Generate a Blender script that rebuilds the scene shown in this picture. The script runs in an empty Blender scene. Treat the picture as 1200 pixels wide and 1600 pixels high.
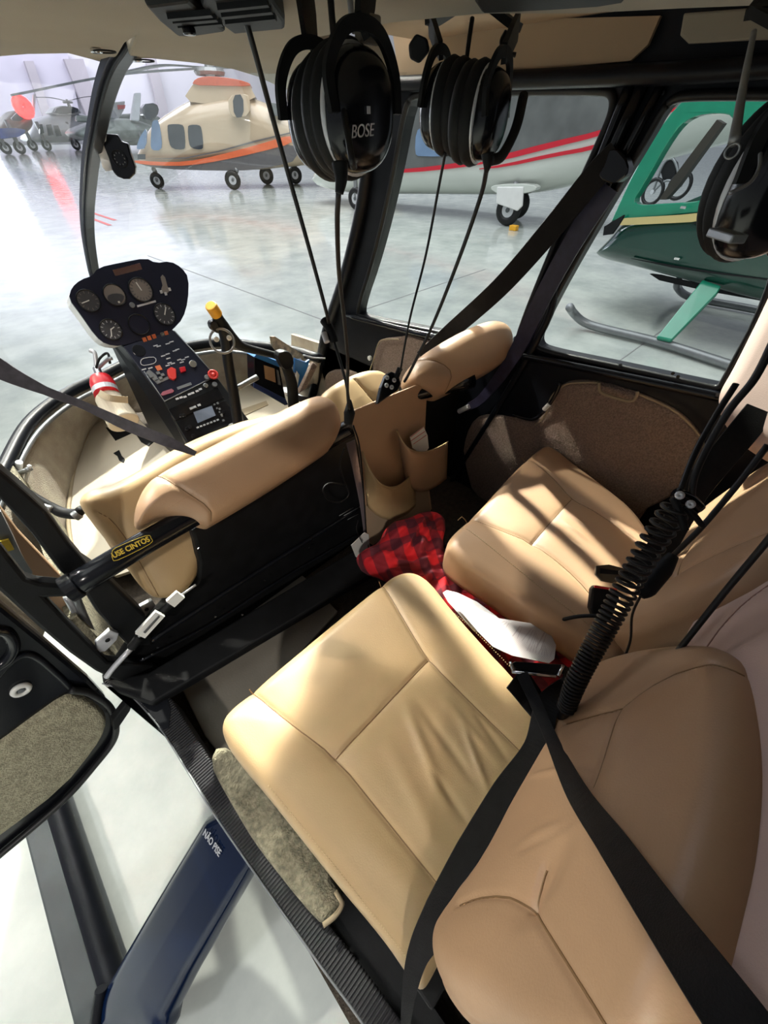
import bpy, math, random
import numpy as np
from mathutils import Vector, Matrix
from mathutils.geometry import tessellate_polygon
random.seed(4)
S = bpy.context.scene
COL = S.collection
# ------------------------------------------------------------------ camera
FPX = 600.0; PITCH = math.atan(595/600); YAW = math.radians(45)
CAM = Vector((-.45, 0, 1.70))
cd = bpy.data.cameras.new('camera'); cam = bpy.data.objects.new('camera', cd); COL.objects.link(cam)
cd.sensor_fit = 'VERTICAL'; cd.sensor_height = 24; cd.lens = 24*FPX/1600; cd.clip_start = .01; cd.clip_end = 500
cam.location = CAM; cam.rotation_euler = (math.pi/2-PITCH, 0, -YAW)
S.camera = cam
# ------------------------------------------------------------------ view
S.view_settings.view_transform = 'Standard'; S.view_settings.look = 'None'
S.view_settings.gamma = 1; S.view_settings.exposure = 0.0; S.view_settings.use_curve_mapping = False
# ------------------------------------------------------------------ world and lights
w = bpy.data.worlds.new('hangar_air'); S.world = w; w.use_nodes = True
bg = w.node_tree.nodes['Background']; bg.inputs[0].default_value = (.86, .90, 1.0, 1); bg.inputs[1].default_value = .32

def area(name, loc, target, sx, sy, power, color=(1,1,1), spread=180):
    l = bpy.data.lights.new(name, 'AREA'); l.shape = 'RECTANGLE'; l.size = sx; l.size_y = sy
    l.energy = power; l.color = color; l.spread = math.radians(spread)
    o = bpy.data.objects.new(name, l); COL.objects.link(o); o.location = loc
    o.rotation_euler = (Vector(target)-Vector(loc)).to_track_quat('-Z', 'Y').to_euler()
    return o
area('hangar_door_daylight', (6, 108, 6.5), (6, 0, 1), 20, 9, 7500, (.86, .92, 1.0))
area('hangar_lamp_side', (-8.4, 12.9, 13.0), (0, .3, 1), .5, .5, 38, (1, .95, .82), 22)
area('hangar_lamp_rear', (-5.5, -5.0, 7.0), (0, .3, 1), .4, .4, 330, (1, .93, .84))
area('hangar_lamp_front', (1.1, 17.7, 15.4), (.1, .3, 1), .5, .5, 72, (1, .97, .86), 22)
area('hangar_lamp_right', (8.05, 12.5, 12.6), (.35, .2, 1), .5, .5, 240, (1, .98, .86), 22)
area('hangar_lamp_far', (9, 14, 14), (9, 14, 0), 16, 16, 3300, (.96, .98, 1))
area('added_floor_fill', (0, 4, 14), (0, 4, 0), 14, 14, 1300, (.96, 1, .96))  # broad unseen panel added to brighten the floor around the cabin
area('added_wall_fill', (30, 96, 26), (30, 112, 8), 60, 5, 16000, (.88, .88, 1))  # unseen fill light added to brighten the back wall
area('hangar_lamp_row', (12, 35, 15), (12, 35, 0), 14, 14, 4000, (.9, .93, 1))

# ------------------------------------------------------------------ geometry helpers
def ray(u, v):
    a = (u-600)/FPX; b = (800-v)/FPX
    fw = math.cos(PITCH)+b*math.sin(PITCH); up = -math.sin(PITCH)+b*math.cos(PITCH)
    s = math.sin(YAW); c = math.cos(YAW)
    return Vector((fw*s+a*c, fw*c-a*s, up))
def W(u, v, x=None, y=None, z=None, t=None):
    d = ray(u, v)
    if x is not None: t = (x-CAM.x)/d.x
    elif y is not None: t = (y-CAM.y)/d.y
    elif z is not None: t = (z-CAM.z)/d.z
    return CAM+d*t
class Pl:
    def __init__(s, P0, N):
        s.P = Vector(P0); s.N = Vector(N).normalized()
        if (CAM-s.P).dot(s.N) < 0: s.N = -s.N
        ref = Vector((0,0,1)) if abs(s.N.z) < .9 else Vector((0,1,0))
        s.V = (ref-s.N*ref.dot(s.N)).normalized(); s.U = s.V.cross(s.N)
    def hit(s, p):
        d = ray(*p); return CAM+d*((s.P-CAM).dot(s.N)/d.dot(s.N))
    def to2(s, q): q = Vector(q)-s.P; return (q.dot(s.U), q.dot(s.V))
    def to3(s, a, b, h=0): return s.P+s.U*a+s.V*b+s.N*h
    def off(s, h): return Pl(s.P+s.N*h, s.N)
def X(x): return Pl((x,0,1), (1,0,0))
def Y(y): return Pl((0,y,1), (0,1,0))
def Z(z): return Pl((0,0,z), (0,0,1))
def P3(a, b, c):
    a, b, c = Vector(a), Vector(b), Vector(c); return Pl(a, (b-a).cross(c-a))
def chaikin(p, n, closed=True):
    p = [tuple(q) for q in p]
    for _ in range(n):
        r = []
        m = len(p)
        for i in range(m if closed else m-1):
            a, b = p[i], p[(i+1) % m]
            r.append(tuple(.75*x+.25*y for x, y in zip(a, b))); r.append(tuple(.25*x+.75*y for x, y in zip(a, b)))
        if not closed: r = [p[0]]+r+[p[-1]]
        p = r
    return p
def crom(P, n=8):
    P = [Vector(p) for p in P]
    if len(P) < 3: return [P[0].lerp(P[-1], i/n) for i in range(n+1)]
    Q = [P[0]*2-P[1]]+P+[P[-1]*2-P[-2]]; out = []
    for i in range(1, len(Q)-2):
        a, b, c, d = Q[i-1:i+3]
        for k in range(n):
            t = k/n
            out.append(.5*((2*b)+(c-a)*t+(2*a-5*b+4*c-d)*t*t+(3*b-a-3*c+d)*t**3))
    out.append(P[-1]); return out
def link(name, me, mat, parent=None, smooth=True):
    o = bpy.data.objects.new(name, me); COL.objects.link(o)
    if mat: me.materials.append(mat)
    if smooth:
        for p in me.polygons: p.use_smooth = True
    if parent:
        o.parent = parent; o.matrix_parent_inverse = Matrix.Translation(-parent.location)
    return o
def mesh(name, vs, fs, mat, parent=None, smooth=False):
    me = bpy.data.meshes.new(name); me.from_pydata([tuple(v) for v in vs], [], fs); me.update()
    import bmesh
    bm = bmesh.new(); bm.from_mesh(me); bmesh.ops.recalc_face_normals(bm, faces=bm.faces); bm.to_mesh(me); bm.free()
    return link(name, me, mat, parent, smooth)
class MB:
    def __init__(s): s.v = []; s.f = []
    def add(s, v, f):
        n = len(s.v); s.v += [Vector(q) for q in v]; s.f += [tuple(i+n for i in q) for q in f]; return s
    def build(s, name, mat, parent=None, smooth=False, bevel=0):
        o = mesh(name, s.v, s.f, mat, parent, smooth)
        if bevel: bev(o, bevel)
        return o
def bev(o, wd, seg=2, ang=35):
    m = o.modifiers.new('bevel', 'BEVEL'); m.width = wd; m.segments = seg; m.limit_method = 'ANGLE'; m.angle_limit = math.radians(ang)
    for p in o.data.polygons: p.use_smooth = False
    return o
def box_vf(c, sz, rot=None):
    c = Vector(c); v = []
    for i in (-.5,.5):
        for j in (-.5,.5):
            for k in (-.5,.5):
                q = Vector((i*sz[0], j*sz[1], k*sz[2]))
                if rot is not None: q = rot @ q
                v.append(c+q)
    return v, [(0,1,3,2),(4,6,7,5),(0,4,5,1),(2,3,7,6),(0,2,6,4),(1,5,7,3)]
def box(name, c, sz, mat, parent=None, bevel=.004, rot=None):
    o = MB().add(*box_vf(c, sz, rot)).build(name, mat, parent)
    return bev(o, bevel) if bevel else o
def slab_vf(pts, N, th, holes=[]):
    loops = [pts]+holes
    tri = tessellate_polygon([[Vector(p) for p in l] for l in loops])
    fl = [Vector(p) for l in loops for p in l]; n = len(fl)
    v = fl+[p-N*th for p in fl]; f = [tuple(t) for t in tri]+[tuple(i+n for i in reversed(t)) for t in tri]
    b = 0
    for l in loops:
        m = len(l)
        for i in range(m):
            j = (i+1) % m; f.append((b+i, b+j, b+j+n, b+i+n))
        b += m
    return v, f
def slab(name, px, pl, th, mat, parent=None, holes=[], sm=0, bevel=0):
    q = [pl.hit(p) for p in chaikin(px, sm)] if sm else [pl.hit(p) for p in px]
    H = [[pl.hit(p) for p in chaikin(h, 2)] for h in holes]
    o = MB().add(*slab_vf(q, pl.N, th, H)).build(name, mat, parent)
    return bev(o, bevel) if bevel else o
def slab3(name, pts, N, th, mat, parent=None, bevel=0, holes=[]):
    o = MB().add(*slab_vf([Vector(p) for p in pts], Vector(N).normalized(), th, holes)).build(name, mat, parent)
    return bev(o, bevel) if bevel else o
def tube_vf(P, r, n=10, sm=6, closed=False):
    P = crom(P, sm) if sm else [Vector(p) for p in P]
    m = len(P); R = r if isinstance(r, (list, tuple)) else [r]*2
    def rad(i):
        t = i/(m-1)*(len(R)-1); k = min(int(t), len(R)-2); return R[k]+(R[k+1]-R[k])*(t-k)
    T = [(P[min(i+1, m-1)]-P[max(i-1, 0)]).normalized() for i in range(m)]
    a = T[0].orthogonal().normalized(); v = []; f = []
    for i in range(m):
        a = (a-T[i]*a.dot(T[i])).normalized(); b = T[i].cross(a)
        for k in range(n):
            an = 2*math.pi*k/n; v.append(P[i]+(a*math.cos(an)+b*math.sin(an))*rad(i))
    for i in range(m-1):
        for k in range(n):
            k2 = (k+1) % n; f.append((i*n+k, i*n+k2, (i+1)*n+k2, (i+1)*n+k))
    f.append(tuple(range(n-1, -1, -1))); f.append(tuple((m-1)*n+k for k in range(n)))
    return v, f
def tube(name, P, r, mat, parent=None, n=10, sm=6):
    return MB().add(*tube_vf(P, r, n, sm)).build(name, mat, parent, smooth=True)
def cyl(name, a, b, r, mat, parent=None, n=24, r2=None, bevel=.0015):
    o = MB().add(*tube_vf([a, b], [r, r if r2 is None else r2], n, 0)).build(name, mat, parent)
    return bev(o, bevel) if bevel else o
def ring_vf(c, ax, R, r, n=32, m=8, up=None, sq=1.0):
    ax = Vector(ax).normalized(); a = ax.orthogonal().normalized() if up is None else Vector(up).normalized(); b = ax.cross(a); v = []; f = []
    for i in range(n):
        t = 2*math.pi*i/n; d = a*math.cos(t)+b*math.sin(t)*sq
        for k in range(m):
            s = 2*math.pi*k/m; v.append(Vector(c)+d*R+d.normalized()*(r*math.cos(s))+ax*(r*math.sin(s)))
    for i in range(n):
        for k in range(m):
            f.append((i*m+k, ((i+1) % n)*m+k, ((i+1) % n)*m+(k+1) % m, i*m+(k+1) % m))
    return v, f
def ribbon(name, P, wd, th, hint, mat, parent=None, sm=8):
    P = crom(P, sm); m = len(P); wds = wd if isinstance(wd, (list, tuple)) else [wd, wd]; v = []; f = []
    hs = hint if isinstance(hint, list) else [hint, hint]
    for i in range(m):
        u = i/(m-1); T = (P[min(i+1, m-1)]-P[max(i-1, 0)]).normalized()
        t = u*(len(wds)-1); k = min(int(t), len(wds)-2); w_ = wds[k]+(wds[k+1]-wds[k])*(t-k)
        t = u*(len(hs)-1); k = min(int(t), len(hs)-2) if len(hs) > 1 else 0; h = (CAM-P[i]) if hint == 'facing' else Vector(hs[k]).lerp(Vector(hs[k+1]), t-k)
        s = T.cross(h).normalized(); nn = s.cross(T).normalized()
        for a, b in ((-1,-1),(-.96,1),(.96,1),(1,-1)): v.append(P[i]+s*a*w_/2+nn*b*th/2)
    for i in range(m-1):
        for k in range(4): f.append((i*4+k, i*4+(k+1) % 4, i*4+4+(k+1) % 4, i*4+4+k))
    f += [(3,2,1,0), tuple((m-1)*4+k for k in range(4))]
    return mesh(name, v, f, mat, parent)
def segd(p, a, b):
    ab = b-a; t = np.clip(((p-a)@ab)/max(ab@ab, 1e-12), 0, 1); return np.linalg.norm(p-(a+t[:, None]*ab), axis=1), t
def polyd(p, L):
    d = np.full(len(p), 1e9)
    for a, b in zip(L[:-1], L[1:]): d = np.minimum(d, segd(p, a, b)[0])
    return d
class Pad:
    """soft upholstered pad: outline on a plane, rounded edge R, thickness th, seams pressed in, wrinkles"""
    def __init__(s, name, out, pl, th, R, mat, parent=None, seams=[], wr=[], n=260, nr=54, sm=2, crown=.006, seam_mat=None, gd=.005, noise=0, px=True, nsc=9, edge_pow=1, bend=None, sr=.0011):
        s.pl = pl; s.R = R; s.crown = crown; s.gd = gd; s.bend = bend
        q = chaikin([pl.to2(pl.hit(p)) if px else p for p in out], sm)
        q = np.array(q); L = np.r_[0, np.cumsum(np.linalg.norm(np.diff(np.vstack([q, q[:1]]), axis=0), axis=1))]
        t = np.linspace(0, L[-1], n, endpoint=False); qq = np.vstack([q, q[:1]])
        q = np.c_[np.interp(t, L, qq[:, 0]), np.interp(t, L, qq[:, 1])]
        s.q = q; s.loop = np.vstack([q, q[:1]])
        x, y = q[:, 0], q[:, 1]; x2, y2 = np.roll(x, -1), np.roll(y, -1); cr = x*y2-x2*y; A = cr.sum()/2
        c = np.array([((x+x2)*cr).sum(), ((y+y2)*cr).sum()])/(6*A); s.c = c; s.sgn = 1
        s.seams = [np.array([pl.to2(pl.hit(p)) if px else p for p in chaikin(L_, 1, False)]) for L_ in seams]
        s.wr = [(np.array(pl.to2(pl.hit(a)) if px else a), np.array(pl.to2(pl.hit(b)) if px else b), w_, h_) for a, b, w_, h_ in wr]
        s.noise = noise; s.nsc = nsc
        S_ = 1-np.linspace(0, 1, nr)**1.5; S_[-1] = .004
        P2 = np.vstack([c+(q-c)*k for k in S_])
        H = s.h(P2); V = [pl.to3(a, b, hh) for (a, b), hh in zip(P2, H)]; F = []
        for r in range(nr-1):
            for i in range(n):
                j = (i+1) % n; F.append((r*n+i, r*n+j, (r+1)*n+j, (r+1)*n+i))
        F.append(tuple((nr-1)*n+i for i in range(n)))
        base = len(V); he = H[:n]
        for k, (o_, d_) in enumerate(((.0025, .35), (.0025, .7), (-.004, 1.0))):
            for i in range(n):
                dr = q[i]-c; dr = dr/np.linalg.norm(dr); p = q[i]+dr*o_
                V.append(pl.to3(p[0], p[1], he[i]-(th-R)*d_))
        for k in range(3):
            for i in range(n):
                j = (i+1) % n
                a = (0 if k == 0 else base+(k-1)*n); b = base+k*n; F.append((a+j, a+i, b+i, b+j))
        F.append(tuple(base+2*n+i for i in reversed(range(n))))
        s.o = mesh(name, V, F, mat, parent, True)
        if seam_mat:
            for L_, raw in zip(s.seams, seams):
                pts = []
                for a, b in zip(L_[:-1], L_[1:]):
                    for k in range(8): pts.append(a+(b-a)*k/8)
                pts.append(L_[-1]); pts = np.array(pts); hh = s.h(pts)
                tube('seam', [pl.to3(p[0], p[1], h_+.0005) for p, h_ in zip(pts, hh)], sr, seam_mat, s.o if parent is None else parent, 6, 1)
    def h(s, p):
        d = polyd(p, s.loop); R = s.R; e = np.clip(1-d/R, 0, 1)
        H = -R+R*np.sqrt(np.clip(1-e**2.2, 0, 1)) + s.crown*(1-np.exp(-d/.06))
        for L_ in s.seams:
            ds = polyd(p, L_); H = H-s.gd*np.exp(-(ds/.0045)**2)-s.gd*.9*np.exp(-(ds/.022)**2)
        for a, b, w_, h_ in s.wr:
            ds, t = segd(p, a, b); H = H+h_*np.exp(-(ds/w_)**2)*np.sin(np.pi*np.clip(t, .02, .98))**.7
        if s.noise:
            k = s.nsc
            H = H+s.noise*(np.sin(k*p[:, 0]*2.1+1.3+3*np.sin(k*p[:, 1]))*np.sin(k*p[:, 1]*2.7+.4+2*np.sin(k*.8*p[:, 0]+.6)))*(1-e)
        if s.bend: H = H+s.bend(p)
        return H
    def at(s, px, up=0):
        a = s.pl.to2(s.pl.hit(px)); return s.pl.to3(a[0], a[1], s.h(np.array([a]))[0]+up)
def tag(o, label, cat, group=None, kind=None):
    if label: o['label'] = label
    if cat: o['category'] = cat
    if group: o['group'] = group
    if kind: o['kind'] = kind
    return o
def st(o, label=None):
    o['kind'] = 'structure'
    if label: o['label'] = label
    return o
def thing(name, loc, label, cat, group=None):
    o = bpy.data.objects.new(name, None); o.location = loc; o.empty_display_size = .05; COL.objects.link(o)
    return tag(o, label, cat, group)
def text(name, s, a, b, N, mat, parent=None, hs=1.0, up=None, ext=.0004, bold=0, shear=0):
    a, b = Vector(a), Vector(b); d = (b-a); L = d.length; d.normalize(); N = Vector(N).normalized()
    cu = bpy.data.curves.new(name, 'FONT'); cu.body = s; cu.extrude = 0; cu.offset = bold; cu.shear = shear
    t = bpy.data.objects.new('tmp', cu); COL.objects.link(t)
    dg = bpy.context.evaluated_depsgraph_get(); me = bpy.data.meshes.new_from_object(t.evaluated_get(dg))
    bpy.data.objects.remove(t)
    xs = [v.co.x for v in me.vertices]; x0, x1 = min(xs), max(xs); k = L/(x1-x0)
    u = N.cross(d).normalized()
    if up is not None and u.dot(Vector(up)) < 0: u = -u
    vs = [a+d*(v.co.x-x0)*k+u*v.co.y*k*hs+N*.0006 for v in me.vertices]; fs = [tuple(p.vertices) for p in me.polygons]
    bpy.data.meshes.remove(me)
    n = len(vs); 
    o = mesh(name, vs, fs, mat, parent); m = o.modifiers.new('thickness', 'SOLIDIFY'); m.thickness = ext; return o
def px_depth(p, t): return W(p[0], p[1], t=t)

# ------------------------------------------------------------------ materials
def nodes(m): return m.node_tree.nodes, m.node_tree.links
def mat(name, col, rough=.5, metal=0, var=0, vs=8, bump=0, bs=200, coat=0, emit=0, spec=.5, sheen=0, cvar=None, bdist=.002, detail=3, coords='Object'):
    m = bpy.data.materials.new(name); m.use_nodes = True; N, L = nodes(m); b = N['Principled BSDF']
    b.inputs['Base Color'].default_value = (*col, 1); b.inputs['Roughness'].default_value = rough
    b.inputs['Metallic'].default_value = metal; b.inputs['Specular IOR Level'].default_value = spec
    b.inputs['Coat Weight'].default_value = coat; b.inputs['Sheen Weight'].default_value = sheen
    if emit: b.inputs['Emission Color'].default_value = (*col, 1); b.inputs['Emission Strength'].default_value = emit
    tc = N.new('ShaderNodeTexCoord')
    nz = N.new('ShaderNodeTexNoise'); nz.inputs['Scale'].default_value = vs; nz.inputs['Detail'].default_value = detail; L.new(tc.outputs[coords], nz.inputs['Vector'])
    rp = N.new('ShaderNodeValToRGB'); c2 = cvar if cvar else tuple(min(1, c*(1+var)) for c in col); c1 = col if cvar else tuple(c*(1-var) for c in col)
    rp.color_ramp.elements[0].position = .35; rp.color_ramp.elements[1].position = .65
    rp.color_ramp.elements[0].color = (*c1, 1); rp.color_ramp.elements[1].color = (*c2, 1)
    L.new(nz.outputs['Fac'], rp.inputs['Fac']); L.new(rp.outputs['Color'], b.inputs['Base Color'])
    if bump:
        n2 = N.new('ShaderNodeTexNoise'); n2.inputs['Scale'].default_value = bs; n2.inputs['Detail'].default_value = 2; L.new(tc.outputs[coords], n2.inputs['Vector'])
        bp = N.new('ShaderNodeBump'); bp.inputs['Strength'].default_value = bump; bp.inputs['Distance'].default_value = bdist
        L.new(n2.outputs['Fac'], bp.inputs['Height']); L.new(bp.outputs['Normal'], b.inputs['Normal'])
    return m
LEA = mat('tan_leather', (.43, .305, .160), .40, var=.05, vs=6, bump=.25, bs=420, bdist=.001)
LEA2 = mat('pink_cast_leather', (.415, .262, .155), .42, var=.05, vs=6, bump=.25, bs=420, bdist=.001)  # the tan leather reddened, with the pinkish light cast put into its colour
SEAM = mat('leather_thread', (.20, .115, .05), .6)
STI = mat('cream_thread', (.55, .42, .24), .6)
PINK = mat('pink_lit_cloth', (.60, .44, .38), .6, var=.04, vs=5, bump=.35, bs=600, bdist=.001)  # upholstery cloth with the pale pink of the lighting mixed into its colour
HEAD = mat('headliner_cloth', (.27, .245, .20), .85, var=.05, vs=5, bump=.3, bs=500, bdist=.001)
HEAD2 = mat('side_lining_cloth', (.32, .235, .155), .85, var=.06, vs=5, bump=.3, bs=500, bdist=.001)
BLK = mat('black_paint', (.006, .007, .010), .38, var=.2, vs=20, spec=.2)
BLKM = mat('matt_black', (.006, .0065, .0075), .6, var=.25, vs=25, bump=.15, bs=300, bdist=.001, spec=.22)
BLKG = mat('gloss_black', (.005, .0055, .0075), .18, var=.1, vs=10, spec=.35)
NAVYP = mat('midnight_panel', (.009, .011, .026), .4, var=.15, vs=10, spec=.3)
RUB = mat('black_rubber', (.009, .009, .010), .45, var=.2, vs=30, spec=.35)
WEB = mat('black_webbing', (.007, .007, .008), .75, var=.2, vs=60, bump=.5, bs=700, bdist=.001, spec=.25)
CHR = mat('bright_metal', (.72, .72, .74), .18, 1, var=.04)
SIL = mat('silver_paint', (.62, .63, .66), .35, .3, var=.05)
GRYM = mat('grey_metal', (.25, .26, .27), .4, .6, var=.08)
CARP = mat('brown_carpet', (.25, .185, .150), .95, var=.22, vs=220, bump=1, bs=260, bdist=.006)
CARPO = mat('olive_carpet', (.215, .195, .135), .95, var=.30, vs=90, bump=1, bs=260, bdist=.005)
CARPT = mat('door_carpet', (.36, .33, .225), .95, var=.22, vs=90, bump=1, bs=260, bdist=.005)
CARPG = mat('nose_carpet', (.30, .255, .205), .95, var=.22, vs=11, bump=.9, bs=260, bdist=.004, cvar=(.42, .375, .30))
CARPD = mat('dark_carpet', (.055, .043, .032), .95, var=.25, vs=60, bump=.8, bs=240, bdist=.004)
MATG = mat('grey_floor_mat', (.24, .22, .185), .8, var=.06, vs=10, bump=.3, bs=200)
TRIM = mat('carpet_binding', (.34, .27, .17), .6, var=.05)
TANM = mat('tan_floor_mat', (.60, .53, .41), .6, var=.05, vs=5, bump=.1, bs=200)
WHT = mat('white_paint', (.80, .80, .80), .35, var=.03)
WHP = mat('white_plastic', (.74, .74, .70), .4, var=.03)
YEL = mat('yellow_plastic', (.85, .42, .02), .4, var=.05)
YELT = mat('yellow_lettering', (.75, .52, .04), .5)
RED = mat('red_paint', (.62, .015, .025), .3, var=.05)
REDT = mat('red_plastic', (.75, .05, .04), .4, var=.05)
ORT = mat('orange_marking', (.70, .18, .07), .5)
WTX = mat('white_marking', (.60, .60, .62), .5)
BLUB = mat('blue_cover', (.03, .16, .42), .35, var=.05)
NBLU = mat('navy_cover', (.012, .025, .10), .35, var=.05)
NAVY = mat('navy_gloss_paint', (.002, .009, .036), .14, var=.1, spec=.4)
LCD = mat('grey_display', (.20, .24, .32), .15, var=.03)
DIAL = mat('dial_face', (.05, .052, .06), .3, var=.05)
DIALG = mat('grey_dial_face', (.20, .175, .16), .3, var=.05)
BROWN = mat('kraft_card', (.33, .20, .11), .7, var=.08)
ROCK = mat('dark_hangar_metal', (.10, .11, .12), .5, var=.1)
CREAM = mat('champagne_gloss_paint', (.56, .44, .31), .25, var=.05, vs=1, coat=.5)
ORNG = mat('orange_gloss_paint', (.78, .16, .06), .3, var=.04)
ORNR = mat('red_orange_paint', (.55, .10, .05), .3, var=.06)
GBEL = mat('grey_belly_paint', (.13, .125, .13), .3, var=.05)
WGRN = mat('white_gloss_paint', (.62, .65, .61), .22, var=.04, vs=1, coat=.5)
GTOP = mat('dark_grey_gloss_paint', (.13, .135, .135), .2, var=.18, vs=1.6, coat=.6)
REDS = mat('red_stripe_paint', (.62, .02, .04), .3)
GRN = mat('dark_green_gloss_paint', (.003, .042, .028), .14, var=.10, vs=2, coat=.5)
GRNL = mat('bright_green_paint', (.008, .24, .14), .22, var=.05, coat=.5)
GOLD = mat('gold_stripe_paint', (.62, .50, .22), .3)
DGL = mat('dark_window_glass', (.035, .045, .06), .06, var=.2, vs=1)
BGL = mat('blue_window_glass', (.16, .24, .38), .1, var=.3, vs=1)
BLUP = mat('distant_blue_paint', (.06, .10, .35), .4, var=.3, vs=1)
BRNP = mat('distant_brown_paint', (.20, .16, .14), .5, var=.2, vs=1)
WDST = mat('distant_white_paint', (.55, .58, .62), .35, var=.08, vs=1)
OLIV = mat('distant_olive_paint', (.22, .25, .24), .4, var=.3, vs=1)
BEAC = mat('red_beacon_glow', (1, .03, .03), .4, emit=5)
HWAL = mat('hangar_wall_sheet', (.62, .59, .68), .7, var=.05, vs=.2)
HWAL2 = mat('hangar_wall_pale_sheet', (.74, .72, .78), .7, var=.03, vs=.2)
HPIL = mat('hangar_pillar_paint', (.50, .46, .50), .7, var=.05, vs=.2)
# hangar floor: polished pale epoxy with blotches and tyre marks
FLO = mat('polished_epoxy_floor', (.41, .445, .42), .16, vs=1.6, cvar=(.60, .63, .58), detail=8, coat=.15)
N, L = nodes(FLO)
b = N['Principled BSDF']; mus = [n for n in N if n.type == 'TEX_NOISE'][0]; mus.inputs['Roughness'].default_value = .65
n3 = N.new('ShaderNodeTexNoise'); n3.inputs['Scale'].default_value = 3.3; n3.inputs['Detail'].default_value = 6
tc = [n for n in N if n.type == 'TEX_COORD'][0]; L.new(tc.outputs['Object'], n3.inputs['Vector'])
mr = N.new('ShaderNodeMapRange'); mr.inputs[1].default_value = .35; mr.inputs[2].default_value = .7; mr.inputs[3].default_value = .10; mr.inputs[4].default_value = .22
L.new(n3.outputs['Fac'], mr.inputs[0]); L.new(mr.outputs[0], b.inputs['Roughness'])
bp = N.new('ShaderNodeBump'); bp.inputs['Strength'].default_value = .12; bp.inputs['Distance'].default_value = .02; L.new(n3.outputs['Fac'], bp.inputs['Height']); L.new(bp.outputs[0], b.inputs['Normal'])
# ribbed tread for the sill
def ribbed(name, base, hi, sc, rough=.45, rot=0):
    m = mat(name, base, rough, var=.1); N, L = nodes(m); b = N['Principled BSDF']
    tc = N.new('ShaderNodeTexCoord'); mp = N.new('ShaderNodeMapping'); mp.inputs['Rotation'].default_value = (0,0,rot); L.new(tc.outputs['Object'], mp.inputs['Vector'])
    wv = N.new('ShaderNodeTexWave'); wv.inputs['Scale'].default_value = sc; wv.bands_direction = 'Y'; L.new(mp.outputs[0], wv.inputs['Vector'])
    bp = N.new('ShaderNodeBump'); bp.inputs['Strength'].default_value = 1; bp.inputs['Distance'].default_value = .004; L.new(wv.outputs['Fac'], bp.inputs['Height']); L.new(bp.outputs[0], b.inputs['Normal'])
    mx = N.new('ShaderNodeMix'); mx.data_type = 'RGBA'; mx.inputs[6].default_value = (*base, 1); mx.inputs[7].default_value = (*hi, 1)
    L.new(wv.outputs['Fac'], mx.inputs[0]); L.new(mx.outputs[2], b.inputs['Base Color']); return m
TREAD = ribbed('ribbed_sill_tread', (.010, .010, .012), (.045, .045, .05), 52)
# red plaid cloth
PLA = mat('red_plaid_cloth', (.45, .01, .02), .85, bump=.4, bs=600, bdist=.001)
N, L = nodes(PLA); b = N['Principled BSDF']; tc = N.new('ShaderNodeTexCoord')
def wave(dirn, sc, th, rot):
    mp = N.new('ShaderNodeMapping'); mp.inputs['Rotation'].default_value = (.2, .1, rot); L.new(tc.outputs['Object'], mp.inputs['Vector'])
    nz = N.new('ShaderNodeTexNoise'); nz.inputs['Scale'].default_value = 7; L.new(mp.outputs[0], nz.inputs['Vector'])
    ad = N.new('ShaderNodeMix'); ad.data_type = 'RGBA'; ad.inputs[0].default_value = .045; L.new(mp.outputs[0], ad.inputs[6]); L.new(nz.outputs['Color'], ad.inputs[7])
    wv = N.new('ShaderNodeTexWave'); wv.bands_direction = dirn; wv.inputs['Scale'].default_value = sc; L.new(ad.outputs[2], wv.inputs['Vector'])
    g = N.new('ShaderNodeMath'); g.operation = 'GREATER_THAN'; g.inputs[1].default_value = th; L.new(wv.outputs['Fac'], g.inputs[0]); return g
g1 = wave('X', 6.0, .5, .6); g2 = wave('Y', 6.0, .5, .6); g3 = wave('X', 12.0, .97, .6); g4 = wave('Y', 12.0, .97, .6)
ad = N.new('ShaderNodeMath'); ad.operation = 'ADD'; L.new(g1.outputs[0], ad.inputs[0]); L.new(g2.outputs[0], ad.inputs[1])
a2 = N.new('ShaderNodeMath'); a2.operation = 'MAXIMUM'; L.new(g3.outputs[0], a2.inputs[0]); L.new(g4.outputs[0], a2.inputs[1])
a3 = N.new('ShaderNodeMath'); a3.operation = 'MULTIPLY_ADD'; a3.inputs[1].default_value = -.35; L.new(a2.outputs[0], a3.inputs[0]); L.new(ad.outputs[0], a3.inputs[2])
dv = N.new('ShaderNodeMath'); dv.operation = 'MULTIPLY'; dv.inputs[1].default_value = .5; L.new(a3.outputs[0], dv.inputs[0])
rp = N.new('ShaderNodeValToRGB'); rp.color_ramp.interpolation = 'LINEAR'
rp.color_ramp.elements[0].color = (.09, .006, .016, 1); rp.color_ramp.elements[1].color = (.60, .010, .018, 1); e = rp.color_ramp.elements.new(.5); e.color = (.24, .008, .018, 1)
L.new(dv.outputs[0], rp.inputs['Fac']); L.new(rp.outputs['Color'], b.inputs['Base Color'])
# printed paper
PAP = ribbed('printed_paper', (.56, .53, .53), (.48, .45, .45), 110, .6)
nodes(PAP)[0]['Bump'].inputs['Strength'].default_value = 0
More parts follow.
